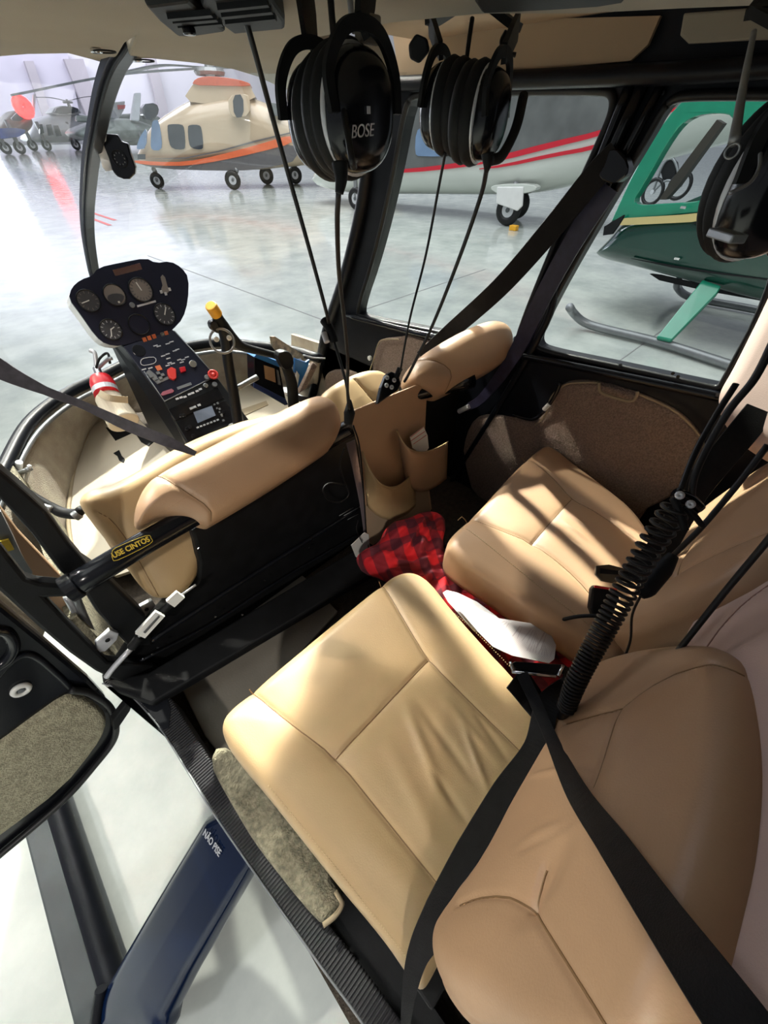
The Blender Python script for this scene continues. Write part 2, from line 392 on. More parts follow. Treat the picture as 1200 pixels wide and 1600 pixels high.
# clear canopy acrylic
GLS = bpy.data.materials.new('clear_acrylic'); GLS.use_nodes = True; N, L = nodes(GLS); N.remove(N['Principled BSDF'])
tr = N.new('ShaderNodeBsdfTransparent'); tr.inputs[0].default_value = (.95, .97, .97, 1); gl = N.new('ShaderNodeBsdfGlossy'); gl.inputs['Roughness'].default_value = .03
mx = N.new('ShaderNodeMixShader'); lw = N.new('ShaderNodeLayerWeight'); lw.inputs[0].default_value = .25; ml = N.new('ShaderNodeMath'); ml.operation = 'MULTIPLY'; ml.inputs[1].default_value = .12
L.new(lw.outputs['Fresnel'], ml.inputs[0]); L.new(ml.outputs[0], mx.inputs[0]); L.new(tr.outputs[0], mx.inputs[1]); L.new(gl.outputs[0], mx.inputs[2]); L.new(mx.outputs[0], N['Material Output'].inputs[0])

# ================================================================== HANGAR
st(slab3('floor', [(-40,-25,0),(90,-25,0),(90,125,0),(-40,125,0)], (0,0,1), .2, FLO), 'polished pale grey hangar floor')
fl = Z(.0)
wall = Y(112)
st(slab3('wall_back', [(-20,112,-.1),(90,112,-.1),(90,112,34),(-20,112,34)], (0,-1,0), .4, HWAL2), 'pale sheet metal back wall of the hangar')
for i, (px, w_) in enumerate([([(38,95),(52,95),(75,160),(62,160)],0), ([(100,92),(130,92),(152,160),(132,160)],0), ([(228,92),(244,92),(256,160),(243,158)],0), ([(330,92),(345,92),(352,160),(338,160)],0)]):
    q = [(p[0], p[1]) for p in px]
    q = q[:2]+[(q[2][0]+16, 212), (q[3][0]+16, 212)]
    st(slab('trim_%d' % (i+10), q, Y(110.5), .8, HPIL))
st(slab('trim_20', [(-30,80),(105,80),(132,215),(-30,215)], Y(111.3), .3, HWAL), 'greyer wall sheets at the left of the hangar wall')
# expansion joints in the floor
JNT = mat('floor_joint', (.22, .22, .22), .6)
for i, (a, b_, wj) in enumerate([((320,432),(560,520),.02), ((980,555),(1085,480),.012), ((610,470),(700,440),.02)]):
    A, B = W(*a, z=.002), W(*b_, z=.002); d = (B-A); A = A-d*.6; B = B+d*.8; s_ = d.cross(Vector((0,0,1))).normalized()*wj/2
    st(slab3('trim_%d' % (30+i), [A-s_, B-s_, B+s_, A+s_], (0,0,1), .001, JNT))
REDM = mat('red_floor_tape', (.65, .10, .10), .5)
fm = thing('floor_tape', W(165,342,z=.01), 'short red line marks taped on the pale floor near the windscreen bow', 'floor marking')
for a, b_ in (((143,332),(180,344)), ((143,341),(172,352))):
    A, B = W(*a, z=.004), W(*b_, z=.004); s_ = (B-A).cross(Vector((0,0,1))).normalized()*.05
    slab3('tape_strip', [A-s_, B-s_, B+s_, A+s_], (0,0,1), .002, REDM, fm)

def body(name, px, pl, depth, R, m, parent, sm=2, crown=.1, n=150, nr=30):
    return Pad(name, px, pl, depth, R, m, parent, n=n, nr=nr, sm=sm, crown=crown).o
def wheel(parent, c, ax, R, name='wheel', wd=None):
    wd = wd or R*.5; c = Vector(c); ax = Vector(ax).normalized()
    o = MB().add(*ring_vf(c, ax, R*.72, R*.30, 28, 10)).build(name, RUB, parent, True)
    h = MB().add(*tube_vf([c-ax*wd*.35, c+ax*wd*.35], [R*.5, R*.5], 20, 0)).build('rim', SIL, o)
    MB().add(*tube_vf([c-ax*wd*.5, c+ax*wd*.5], [R*.16, R*.16], 12, 0)).build('hub', ROCK, o)
    return o
def rotor(parent, hub, ends, zt, m=ROCK, wd=.3):
    hub = Vector(hub)
    MB().add(*tube_vf([hub-Vector((0,0,.55)), hub+Vector((0,0,.15))], [.22, .12], 12, 0)).add(*ring_vf(hub-Vector((0,0,.1)), (0,0,1), .45, .1, 16, 6)).build('rotor_hub', GRYM, parent)
    for e_ in ends:
        e_ = Vector(e_); ribbon('rotor_blade', [hub, hub.lerp(e_, .5)+Vector((0,0,.12)), e_], [wd*.6, wd, wd], .05, (0,0,1), m, parent)

# ---- champagne helicopter (orange stripe)
A0 = W(365,296,z=0); vd = Vector((A0.x-CAM.x, A0.y-CAM.y, 0)).normalized(); hd = Vector((-vd.y, vd.x, 0))
hd = (hd*math.cos(.10)+vd*math.sin(.10)).normalized(); nrm = Vector((hd.y, -hd.x, 0))
PA = Pl(A0+Vector((0,0,1)), nrm)
ch = thing('parked_helicopter', A0, 'champagne twin-engine helicopter with orange stripe and wheels, outside the windscreen', 'helicopter')
body('fuselage', [(206,246),(212,232),(222,208),(236,190),(262,172),(285,158),(300,152),(360,140),(385,148),(430,165),(470,180),(560,215),(640,232),(640,244),(560,250),(520,256),(460,262),(400,268),(340,267),(250,264),(215,257)], PA, 2.2, .75, CREAM, ch, 2, .12)
PB = PA.off(.135)
slab('engine_cowling', [(284,158),(305,126),(320,120),(345,121),(370,124),(390,131),(392,138),(402,156),(340,164)], PA.off(-.1), 1.3, CREAM, ch, sm=1, bevel=.2)
slab('cowling_cap', [(299,133),(305,123),(320,119),(345,120),(372,124),(391,130),(391,135),(345,134)], PA.off(-.02), 1.4, ORNR, ch, sm=1, bevel=.08)
o = slab('belly', [(212,255),(250,259),(300,258),(345,250),(400,236),(458,221),(466,250),(430,260),(395,266),(340,267),(250,264)], PB, .05, GBEL, ch, sm=1, bevel=.02)
slab('orange_stripe', [(206,250),(245,253),(290,253),(340,243),(400,227),(460,209),(461,223),(400,239),(345,251),(295,259),(245,259),(210,255)], PB.off(.02), .05, ORNG, ch, sm=1)
slab('pin_stripe', [(232,248),(290,246),(340,236),(400,219),(456,206),(456,208),(400,222),(340,238),(290,248)], PB.off(.02), .04, GBEL, ch)
for q in ([(261,197),(264,194),(284,194),(288,200),(290,230),(286,234),(270,233),(264,224)], [(293,198),(297,195),(311,195),(315,200),(318,230),(314,234),(300,232),(295,225)]):
    slab('cabin_window', q, PB.off(.03), .06, DGL, ch, sm=1)
slab('cockpit_window', [(237,192),(241,187),(248,188),(253,220),(252,235),(237,235),(235,225)], PB.off(.03), .06, BGL, ch, sm=1)
slab('windscreen', [(213,230),(219,212),(230,198),(228,232),(215,234)], PB.off(.0), .12, BGL, ch, sm=1)
slab('chin_window', [(215,241),(227,241),(227,249),(215,249)], PB.off(.02), .05, DGL, ch)
o = slab('engine_intake', [(356,150),(380,146),(390,150),(391,180),(366,184),(358,176)], PB.off(.28), .5, CREAM, ch, sm=1, bevel=.08)
slab('intake_grille', [(363,149),(380,147),(381,183),(366,184)], PB.off(.3), .05, DGL, o, sm=1)
slab('exhaust', [(420,160),(435,162),(443,178),(430,182),(420,176)], PB.off(.15), .4, ROCK, ch, sm=1, bevel=.05)
for (u, v, lg) in ((365,288,(370,264)), (417,279,(417,262)), (245,281,(240,264)), (460,266,(461,255))):
    pl_ = PA.off(.15) if u in (365,) else PA.off(-1.9 if u in (417,460) else -.8)
    c = pl_.hit((u, v)); R = .30 if u != 245 else .26; c.z = R
    wheel(ch, c, nrm, R)
    t_ = pl_.hit(lg); tube('gear_leg', [c, t_.lerp(c, .3)+nrm*.1, t_], .09, GRYM, ch, 8)
hub = PA.off(-.8).hit((326,106))
rotor(ch, hub, [PA.off(2.5).hit((18,149)), PA.off(-6).hit((470,120)), PA.off(-6).hit((200,112)), PA.off(-4).hit((560,100))], 0)

# ---- white and grey helicopter with red stripes, outside right front window
G0 = W(557,328,z=0); G1 = W(790,353,z=0); g = (G1-G0).normalized(); gn = Vector((g.y, -g.x, 0))
if gn.dot(CAM-G0) < 0: gn = -gn
PG = Pl(G1+Vector((0,0,1))-gn*.25, gn)
gh = thing('parked_helicopter', G1, 'white and grey helicopter with twin red stripes, seen through the right front window', 'helicopter')
body('fuselage', [(470,285),(500,300),(560,306),(640,306),(760,308),(830,306),(900,290),(1000,262),(1130,225),(1300,190),(1300,110),(1100,95),(900,85),(760,80),(640,110),(560,170),(500,240)], PG, 1.7, .6, WGRN, gh, 2, .1)
PH = PG.off(.112)
slab('grey_upper_panel', [(530,262),(560,265),(640,266),(720,257),(780,247),(860,227),(935,205),(1050,170),(1200,130),(1200,100),(1100,96),(900,88),(760,86),(650,116),(575,178)], PH, .03, GTOP, gh, sm=1)
slab('red_stripe', [(520,266),(560,268),(640,264),(720,254),(780,243),(860,222),(935,205),(1060,165),(1062,172),(936,213),(862,231),(780,252),(720,262),(640,270),(560,272)], PH.off(.015), .03, REDS, gh, sm=1)
slab('red_stripe', [(735,266),(790,256),(860,240),(925,228),(1060,190),(1060,196),(925,235),(860,246),(790,261)], PH.off(.015), .03, REDS, gh, sm=1)
slab('cabin_window', [(650,205),(660,198),(720,190),(738,198),(742,236),(736,243),(655,245),(648,240)], PH.off(.02), .03, BGL, gh, sm=1)
slab('gear_sponson', [(764,294),(775,288),(830,287),(842,295),(820,303),(778,304)], PH.off(.25), .3, WGRN, gh, sm=1, bevel=.05)
slab('gear_door', [(776,292),(818,292),(816,322),(808,330),(775,318)], PH.off(.28), .06, WHT, gh, bevel=.02)
c = G1.copy(); c.z = .32; wheel(gh, c, gn, .31); tube('gear_leg', [c, c-gn*.2+Vector((0,0,.5))], .08, GRYM, gh, 8)
c2 = PG.off(-.9).hit((808,325)); c2.z = .32; wheel(gh, c2, gn, .31)
c3 = G0.copy(); c3.z = .27; wheel(gh, c3, gn, .27); tube('gear_leg', [c3, c3+Vector((0,0,.6))], .06, GRYM, gh, 8)
box('wheel_chock', W(803,356,z=.05), (.14,.18,.1), YEL, gh, .01)
# ---- green helicopter through right rear window
E0 = W(908,488,z=.08); E1 = W(1150,572,z=.08); ed = (E0-E1).normalized(); en = Vector((ed.y, -ed.x, 0))
if en.dot(CAM-E0) < 0: en = -en
PE = Pl(E0-en*.42+Vector((0,0,1)), en)
gr = thing('parked_helicopter', E1, 'dark green helicopter with gold stripe and skids, seen through the right rear window', 'helicopter')
# body below the window line, then cabin frame with open window
body('fuselage', [(918,398),(925,390),(945,370),(965,345),(1000,330),(1060,322),(1110,318),(1200,305),(1330,300),(1420,420),(1380,500),(1250,490),(1150,468),(1060,442),(980,420),(930,408)], PE, 1.35, .22, GRN, gr, 1, .03)
PEf = PE.off(.036)
slab('window_frame', [(955,345),(985,280),(1020,215),(1050,175),(1075,148),(1180,135),(1330,140),(1380,310),(1200,322),(1060,335)], PE, .10, GRNL, gr,
     holes=[[(984,322),(1005,290),(1050,210),(1078,182),(1120,176),(1150,182),(1140,240),(1118,300),(1095,315),(1040,318)], [(1185,180),(1320,175),(1345,290),(1200,300)]], bevel=.015)
slab('door_skin', [(948,352),(975,328),(1060,320),(1108,300),(1125,262),(1160,210),(1200,200),(1200,330),(1060,345)], PE.off(-.02), .08, GRN, gr, bevel=.01)
slab('gold_stripe', [(968,352),(975,341),(1060,336),(1110,331),(1108,342),(1080,347),(1000,351)], PEf.off(.02), .03, GOLD, gr)
slab('dark_vent', [(944,354),(974,336),(972,343),(956,366),(942,368)], PEf.off(.022), .03, BLKM, gr)
slab('dark_vent', [(1080,350),(1100,340),(1122,326),(1135,335),(1125,350)], PEf.off(.022), .03, BLKM, gr)
slab('cabin_window', [(978,326),(1005,290),(1050,210),(1078,180),(1150,180),(1140,240),(1118,305),(1040,320)], PE.off(-.04), .01, GLS, gr)
slab('far_door_post', [(1120,187),(1130,193),(1060,290),(1040,312),(1030,312),(1050,280)], PE.off(-.9), .08, mat('dark_brown_post', (.05,.04,.03), .5), gr)
slab('belly_stripe', [(985,404),(1050,415),(1110,424),(1200,436),(1200,438),(1110,427),(1050,418)], PEf.off(.01), .03, BLKM, gr)
for a in ((1058,404),(1068,324)):
    p = PEf.off(.03).hit(a); MB().add(*box_vf(p, (.03,.05,.02))).build('fuel_cap', CHR, gr)
S0 = PE.hit((1112,442)); S1 = E1.lerp(E0, .50)
spl = P3(PE.hit((1098,438)), PE.hit((1126,446)), W(1035,530,z=.12))
slab('skid_strut', [(1098,436),(1127,446),(1120,458),(1048,532),(1025,527)], spl, .05, GRNL, gr, bevel=.015)
sp = [W(890,480,z=.30), W(897,490,z=.18), W(912,503,z=.09), W(940,513,z=.06), W(1030,535,z=.06), W(1150,573,z=.06), W(1300,620,z=.06)]
tube('skid_tube', sp, .045, GRYM, gr, 12)
tube('skid_tube', [p-en*2.1 for p in sp], .045, GRYM, gr, 12)
slab('step_rail', [(1015,428),(1030,430),(1100,446),(1200,465),(1200,472),(1100,454),(1030,438)], PE.off(-.25), .05, BLKM, gr)
# motorbike beyond the green helicopter
mb = W(1035,300,z=.0, t=None) if False else None
MO = Pl(W(1035,322,z=0)+Vector((0,0,1)), en); mr_ = (MO.hit((1020,300))-MO.hit((1020,321))).length
bk = thing('small_motorbike', MO.hit((1035,320)), 'small dark motorbike seen through the green helicopter windows', 'motorbike')
for c_ in ((1020,300),(1062,290)):
    MB().add(*ring_vf(MO.hit(c_), en, mr_*.85, mr_*.14, 24, 8)).build('wheel', RUB, bk, True)
    MB().add(*tube_vf([MO.hit(c_)-en*.05, MO.hit(c_)+en*.05], .06, 10, 0)).build('hub', SIL, bk)
tube('frame', [MO.hit(p) for p in ((1020,300),(1036,258),(1050,248),(1058,262),(1062,290))], .035, GRYM, bk)
tube('frame', [MO.hit(p) for p in ((1022,298),(1042,282),(1062,290))], .03, GRYM, bk)
slab('bike_body', [(1030,262),(1048,246),(1058,256),(1054,280),(1036,286)], MO, .16, BLKM, bk, sm=1, bevel=.03)
tube('handlebar', [MO.hit(p) for p in ((1024,252),(1034,240),(1046,246))], .02, GRYM, bk)
# distant helicopters on the left, by the wall
D1 = Y(74)
w1 = thing('distant_helicopter', W(85,238,z=0), 'white helicopter with two dark side windows, far off left of the bow', 'helicopter')
body('fuselage', [(46,218),(52,205),(62,188),(80,180),(100,178),(125,176),(150,182),(185,192),(215,190),(215,196),(160,212),(130,222),(80,224),(50,222)], D1, 5, 1.5, WDST, w1, 2, .3, 80, 16)
slab('engine_cowling', [(78,180),(88,165),(120,166),(130,180)], D1, 3, WDST, w1, sm=1, bevel=.3)
slab('windscreen', [(84,178),(90,166),(122,167),(122,177)], D1.off(.5), .3, DGL, w1, sm=1)
for q in ([(73,195),(80,194),(84,211),(76,212)], [(84,196),(91,196),(97,212),(89,213)], [(62,194),(66,194),(69,208),(62,210)]): slab('cabin_window', q, D1.off(.7), .3, DGL, w1)
for u in (52, 74, 120):
    c = D1.hit((u, 230)); c.z = .5; wheel(w1, c, (0,1,0), .5, wd=.3)
    tube('gear_leg', [c, c+Vector((0,0,2))], .2, GRYM, w1, 6)
rotor(w1, D1.hit((105,158)), [D1.hit((55,152)), D1.hit((160,150))], 0, ROCK, .5)
w2 = thing('distant_helicopter', W(25,238,z=0), 'blue and brown helicopter with a red beacon, at the far left edge', 'helicopter')
body('fuselage', [(-60,205),(0,204),(10,190),(25,172),(40,172),(52,182),(58,195),(45,210),(20,218),(-60,218)], D1.off(9), 5, 1.5, BRNP, w2, 2, .3, 80, 16)
slab('blue_lower_panel', [(-60,206),(5,200),(28,200),(44,204),(24,217),(-60,217)], D1.off(9.9), .4, BLUP, w2, sm=1, bevel=.2)
slab('windscreen', [(15,188),(27,175),(36,175),(36,190)], D1.off(9.9), .4, DGL, w2, sm=1)
MB().add(*ring_vf(D1.off(10).hit((36,167)), (0,-1,0), .45, .42, 14, 8)).build('beacon', BEAC, w2, True)
slab('mast', [(52,148),(56,146),(54,184),(51,184)], D1.off(10), .4, WDST, w2)
for u in (8, 30):
    c = D1.off(9).hit((u, 230)); c.z = .5; wheel(w2, c, (0,1,0), .5, wd=.3)
    tube('gear_leg', [c, c+Vector((0,0,2))], .2, GRYM, w2, 6)
D2 = Y(52)
w3 = thing('distant_helicopter', W(190,238,z=0), 'olive grey helicopter behind the nose of the champagne helicopter', 'helicopter')
body('fuselage', [(120,205),(150,192),(175,186),(205,184),(230,190),(250,200),(240,215),(200,222),(150,220),(125,214)], D2, 4, 1.2, OLIV, w3, 2, .3, 80, 16)
slab('tail_fin', [(205,188),(212,145),(221,145),(218,190)], D2.off(.3), .5, WDST, w3, bevel=.1)
slab('canopy', [(222,163),(245,160),(250,175),(240,188),(225,186)], D2.off(.3), .8, DGL, w3, sm=1, bevel=.1)
slab('tail_boom', [(120,180),(165,182),(205,190),(205,196),(120,190)], D2.off(-1), .6, OLIV, w3, bevel=.1)
for u in (150, 225):
    c = D2.hit((u, 230)); c.z = .5; wheel(w3, c, (0,1,0), .5)
    tube('gear_leg', [c, c+Vector((0,0,1.6))], .15, GRYM, w3, 6)
# far tail fins above the distant helicopters
w4 = thing('distant_helicopter', W(180,236,z=0), 'pale helicopter tail with a red tip above the olive one', 'helicopter')
D3 = Y(68)
slab('tail_fin', [(170,190),(176,160),(196,158),(194,172),(182,192)], D3, .5, WDST, w4, bevel=.1)
slab('red_tip', [(184,164),(196,164),(195,170),(185,171)], D3.off(.2), .3, REDS, w4)
body('fuselage', [(150,196),(175,180),(215,176),(260,180),(262,226),(200,228),(155,226)], D3.off(-2), 3, 1, OLIV, w4, 2, .3, 60, 12)
c = D3.hit((180,232)); c.z = .5; wheel(w4, c, (0,1,0), .5)

# ================================================================== HELICOPTER SHELL
# headliner
NZ = Vector((0,0,-1))
fr = [(-.62,1.22)]
Zc = Z(1.80)
edge = [(0,89),(50,85),(105,84),(140,93),(163,100),(178,100),(196,70),(212,60),(196,98),(204,103),(213,92),(240,92),(300,98),(360,108),(400,120),(445,141)]
E3 = [Zc.hit(p) for p in edge]
right = [Zc.hit(p) for p in ((608,37),(750,23),(900,23),(1060,15),(1190,10))]
pts = [Vector((-.62,1.2,1.8))]+E3+[Vector((.50,.98,1.8)), Vector((.50,.93,1.8)), right[0]+Vector((.0,.22,0))]+right+[Vector((.50,-.2,1.8)), Vector((.50,-.6,1.8)), Vector((-.62,-.6,1.8))]
o = slab3('ceiling', pts, (0,0,-1), .03, HEAD, bevel=.006); st(o, 'grey beige cloth headliner')
st(slab3('ceiling', [(.05,1.0,1.86),(.69,1.0,1.86),(.69,-.6,1.86),(.05,-.6,1.86)], (0,0,-1), .02, HEAD2), 'brown side headliner')
st(box('trim_5', (-.64,.3,1.83), (.06,1.9,.08), BLK), 'black door header over the open left doors')
# cloth fasteners
for i, p in enumerate(((149,75),(213,90))):
    c = Zc.hit(p)
    t = thing('headliner_snap', c, ('round cloth snap with a wire loop left of the windscreen bow', 'round cloth snap with a wire loop right of the windscreen bow')[i], 'fastener', 'headliner snaps')
    cyl('snap', c-Vector((0,0,.006)), c, .009, CHR, t)
    MB().add(*ring_vf(c-Vector((-.01,.01,.004)), (0,0,1), .017, .0012, 20, 5)).build('loop', BLKM, t, True)
# side wall right with the two window openings
XW = X(.700)
outer = [W(*p, x=.700) for p in [(500,575),(512,520),(530,455),(548,400),(562,330),(578,260),(590,170),(605,118)]]
outer += [Vector((.70,1.0,1.92)), Vector((.70,-.30,1.92)), Vector((.70,-.30,.57)), Vector((.70,1.50,.57))]
h1 = [(633,162),(650,146),(700,144),(800,143),(935,141),(958,146),(957,175),(935,225),(905,290),(850,420),(812,515),(806,545),(790,543),(650,512),(565,497),(556,488),(585,400),(615,270)]
h2 = [(1036,170),(1055,152),(1085,149),(1160,148),(1240,148),(1262,170),(1240,320),(1200,470),(1135,590),(1124,608),(1100,603),(960,572),(850,549),(836,540),(840,520),(880,440),(960,300),(1015,208)]
o = MB().add(*slab_vf(outer, XW.N, .05, [[XW.hit(p) for p in chaikin(h, 2)] for h in (h1, h2)])).build('wall_right', BLK); bev(o, .006); st(o, 'black painted right cabin side with two window openings')
def rim(name, px, pl, r, m, par):
    q = [pl.hit(p) for p in chaikin(px, 2)]; q.append(q[0]); return MB().add(*tube_vf(q, r, 8, 1)).build(name, m, par, True)
o = slab('window_1', chaikin(h1,2), X(.720), .003, GLS); st(o, 'right front window pane')
rim('window_seal', h1, X(.695), .008, RUB, o)
o = slab('window_2', chaikin(h2,2), X(.720), .003, GLS); st(o, 'right rear window pane')
rim('window_seal', h2, X(.695), .008, RUB, o)
# side lining above windows
st(slab('trim_6', [(612,42),(760,28),(900,28),(1032,24),(1012,70),(985,95),(900,103),(790,112),(624,128)], X(.680), .01, HEAD2, bevel=.004), 'brown cloth lining above the right front window')
st(slab('trim_7', [(1068,20),(1200,10),(1300,-20),(1300,60),(1180,62),(1075,68),(1062,55)], X(.670), .012, HEAD, bevel=.004), 'beige cloth lining above the right rear window')
# ridges on the centre post and beams
pt = thing('door_post', W(900,300,x=.680), 'black ridged post between the two right windows', 'post'); pt['kind'] = 'structure'; pt.name = 'trim_8'
for a, b_, r in (((1010,120),(850,470),.013), ((1040,120),(870,440),.009), ((985,130),(905,330),.010)):
    tube('post_ridge', [W(*a, x=.687), W(*b_, x=.687)], r, BLKG, pt)
tube('post_ridge', [W(870,440,x=.687), W(835,540,x=.687), W(700,760,x=.687)], .010, BLK, pt)
tube('window_sill', [W(540,492,x=.685), W(650,520,x=.685), W(800,552,x=.685), W(960,585,x=.685), W(1150,625,x=.685)], .012, BLKG, pt)
tube('roof_rail', [W(600,132,x=.680), W(800,125,x=.680), W(960,118,x=.680), W(1100,112,x=.680), W(1230,100,x=.680)], .016, BLK, pt)
for p in ((1036,145),(1019,165),(948,265),(905,395),(990,107),(880,558),(1052,583),(1060,588),(970,570),(612,532),(800,597)):
    c = W(*p, x=.692); cyl('rivet', c, c-Vector((.004,0,0)), .004 if p != (800,597) else .009, CHR if p == (800,597) else BLKG, pt, 10, bevel=0)
# A post (front) and nose rim
o = tube('trim_9', [W(u, v, x=.695) for u, v in ((598,110),(580,200),(572,280),(560,350),(540,430),(520,490),(508,530),(500,570),(488,620))], [.020,.022,.024,.026,.026,.026], BLK); st(o, 'black right windscreen post')
rimpx = [(-60,900),(-25,800),(5,735),(45,662),(100,617),(150,592),(215,560),(270,546),(340,535),(400,540),(455,547),(500,560)]
RP = [W(u, v, z=.93) for u, v in rimpx]
o = MB().add(*tube_vf(RP, .022, 10, 6)).build('trim_2', BLK, None, True); st(o, 'black lower rim of the windscreen')
inner = [W(u, v, z=.905) for u, v in [(-40,900),(-5,800),(22,740),(60,675),(110,632),(158,606),(222,574),(275,560),(342,549),(400,554),(450,561),(492,574)]]
st(MB().add(*tube_vf(inner, .009, 8, 6)).build('trim_3', GRYM, None, True), 'thin inner lip of the windscreen rim')
# windscreen centre bow
bow = [(244,4),(222,30),(200,66),(180,98),(164,145),(152,200),(144,240),(139,290),(137,330),(139,370),(146,415),(152,440)]
B3 = [W(u, v, x=0) for u, v in bow]
o = ribbon('trim_1', B3, .030, .03, (1,0,0), BLK, sm=6); bev(o, .004); st(o, 'curved black centre bow of the windscreen')
ribbon('bow_edge', [p+Vector((-.017,-.004,0)) for p in B3], .012, .012, (1,0,0), NAVYP, o)
# windscreen panes, curved from rim to header
def pane(name, bot, top, n=20, label=None):
    B = crom(bot, 6); T_ = crom(top, 6)
    def rs(P, k): i = k*(len(P)-1); a = int(i); a = min(a, len(P)-2); return P[a].lerp(P[a+1], i-a)
    v = []; f = []
    for i in range(n+1):
        for j in range(n+1):
            a = rs(B, i/n); c = rs(T_, i/n); s_ = j/n
            bul = Vector((0, .22, .10))*math.sin(math.pi*s_)
            v.append(a.lerp(c, s_)+bul)
    for i in range(n):
        for j in range(n):
            k = i*(n+1)+j; f.append((k, k+1, k+n+2, k+n+1))
    o = mesh(name, v, f, GLS, None, True); st(o, label)
    return o
mid = RP[5]; 
pane('window_3', [RP[i]+Vector((0,0,.01)) for i in (1,2,3,4,5,6,7)], [Vector((-.60,1.2,1.8)), Vector((-.4,1.27,1.81)), Vector((-.2,1.28,1.81)), Vector((0,1.24,1.81))], 20, 'left windscreen pane')
pane('window_4', [RP[i]+Vector((0,0,.01)) for i in (7,8,9,10,11)], [Vector((0,1.24,1.81)), Vector((.2,1.24,1.81)), Vector((.4,1.16,1.81)), Vector((.68,1.04,1.81))], 20, 'right windscreen pane')
# nose bowl (carpet lined) and cabin floor
def strip(name, A, B, m, n=4, bulge=0):
    A = crom(A, 5); B = crom(B, 5); v = []; f = []; k = len(A)
    for j in range(n+1):
        s_ = j/n
        for i in range(k): v.append(A[i].lerp(B[i], s_)+Vector((0,0,-bulge*math.sin(math.pi*s_))))
    for j in range(n):
        for i in range(k-1): f.append((j*k+i, j*k+i+1, (j+1)*k+i+1, (j+1)*k+i))
    o = mesh(name, v, f, m, None, True); mm = o.modifiers.new('t', 'SOLIDIFY'); mm.thickness = .01; return o
low = [W(u, v, z=.645) for u, v in [(60,1000),(85,930),(101,845),(105,785),(117,730),(140,668),(200,645),(262,640),(345,618),(400,602),(440,602),(492,606)]]
RPl = [p+Vector((0,0,-.015)) for p in RP]
st(strip('wall_front', RPl, low, CARPG, 6, .03), 'brown carpet lining the nose bowl')
st(slab3('floor', [(-.60,-.4,.60),(.70,-.4,.60),(.70,1.75,.60),(.45,2.35,.60),(-.35,2.35,.60),(-.60,1.75,.60)], (0,0,1), .03, CARPD), 'dark carpeted helicopter cabin floor')
st(box('wall_back', (.03,-.46,1.2), (1.34,.04,1.3), BLKM), 'black bulkhead behind the rear seats')
st(slab3('trim_19', [(.70,1.1,.58),(.70,1.95,.58),(.70,1.85,.93),(.70,1.60,.95),(.70,1.1,.95)], (-1,0,0), .02, CARPG), 'carpeted lower right front side')
st(slab3('trim_4', [(-.62,.75,.60),(-.60,1.1,.60),(-.60,1.55,.60),(-.60,1.55,.93),(-.60,1.2,.93),(-.62,.80,.93)], (1,0,0), .02, CARPO), 'carpeted lower left front side')

# ---- sill of the open left rear door
sl = Z(.72)
so = slab('trim_12', [(158,1052),(200,1048),(240,1072),(268,1092),(332,1192),(420,1315),(505,1432),(590,1545),(640,1612),(720,1720),(640,1720),(572,1604),(500,1505),(420,1392),(332,1265),(262,1152),(230,1110),(195,1078),(160,1066)], sl, .07, TREAD, bevel=.004); st(so, 'black ribbed door sill tread')
tube('sill_edge', [W(u,v,z=.715) for u,v in ((160,1068),(195,1080),(230,1113),(262,1155),(332,1268),(420,1395),(500,1508),(572,1607),(640,1720))], .002, GRYM, so)
slab('scuffed_corner', [(182,1060),(205,1050),(240,1074),(268,1096),(262,1150),(235,1112),(205,1082)], Z(.722), .004, BLK, so, sm=1)
# outer skin below the sill (dark blue)
q = [W(u,v,z=.71) for u,v in ((160,1068),(262,1155),(420,1395),(572,1607),(640,1720))]
v = []; 
for p in q: v += [p, p+Vector((.03,0,-.22))]
st(mesh('trim_13', v, [(2*i,2*i+2,2*i+3,2*i+1) for i in range(4)], NAVY), 'navy outer skin below the sill')

# ---- landing gear (this helicopter)
lg = thing('landing_gear', W(140,1420,z=.0), 'black skid tube with a navy strut fairing beside the open door', 'landing skid')
tube('skid_tube', [Vector((-1.083,1.9,.35)), Vector((-1.083,1.7,.14)), Vector((-1.083,1.45,.07)), Vector((-1.083,.94,.06)), Vector((-1.083,.3,.06)), Vector((-1.083,-.6,.06))], .034, BLK, lg, 16)
slab3('skid_shoe', [(-1.170,1.4,.085),(-1.100,1.4,.085),(-1.100,-.6,.085),(-1.170,-.6,.085)], (0,0,1), .05, mat('slate_paint', (.045,.055,.058), .5, var=.15, vs=6), lg, .008)
spl = P3(W(332,1262,z=.52), W(392,1355,z=.52), W(160,1570,z=.12))
Pad('strut_fairing', [(340,1240),(405,1330),(388,1362),(255,1588),(245,1640),(150,1640),(152,1560),(165,1535),(240,1405)], spl, .055, .028, NAVY, lg, sm=1, crown=.01, n=140, nr=26)
cyl('skid_clamp', W(158,1545,z=.14), W(150,1600,z=.10), .014, BLK, lg)
text('lettering', 'NÃO PISE', spl.off(.012).hit((317,1304)), spl.off(.012).hit((342,1339)), spl.N, WTX, lg, 1.5, up=spl.hit((340,1300))-spl.hit((320,1320)), bold=.02)

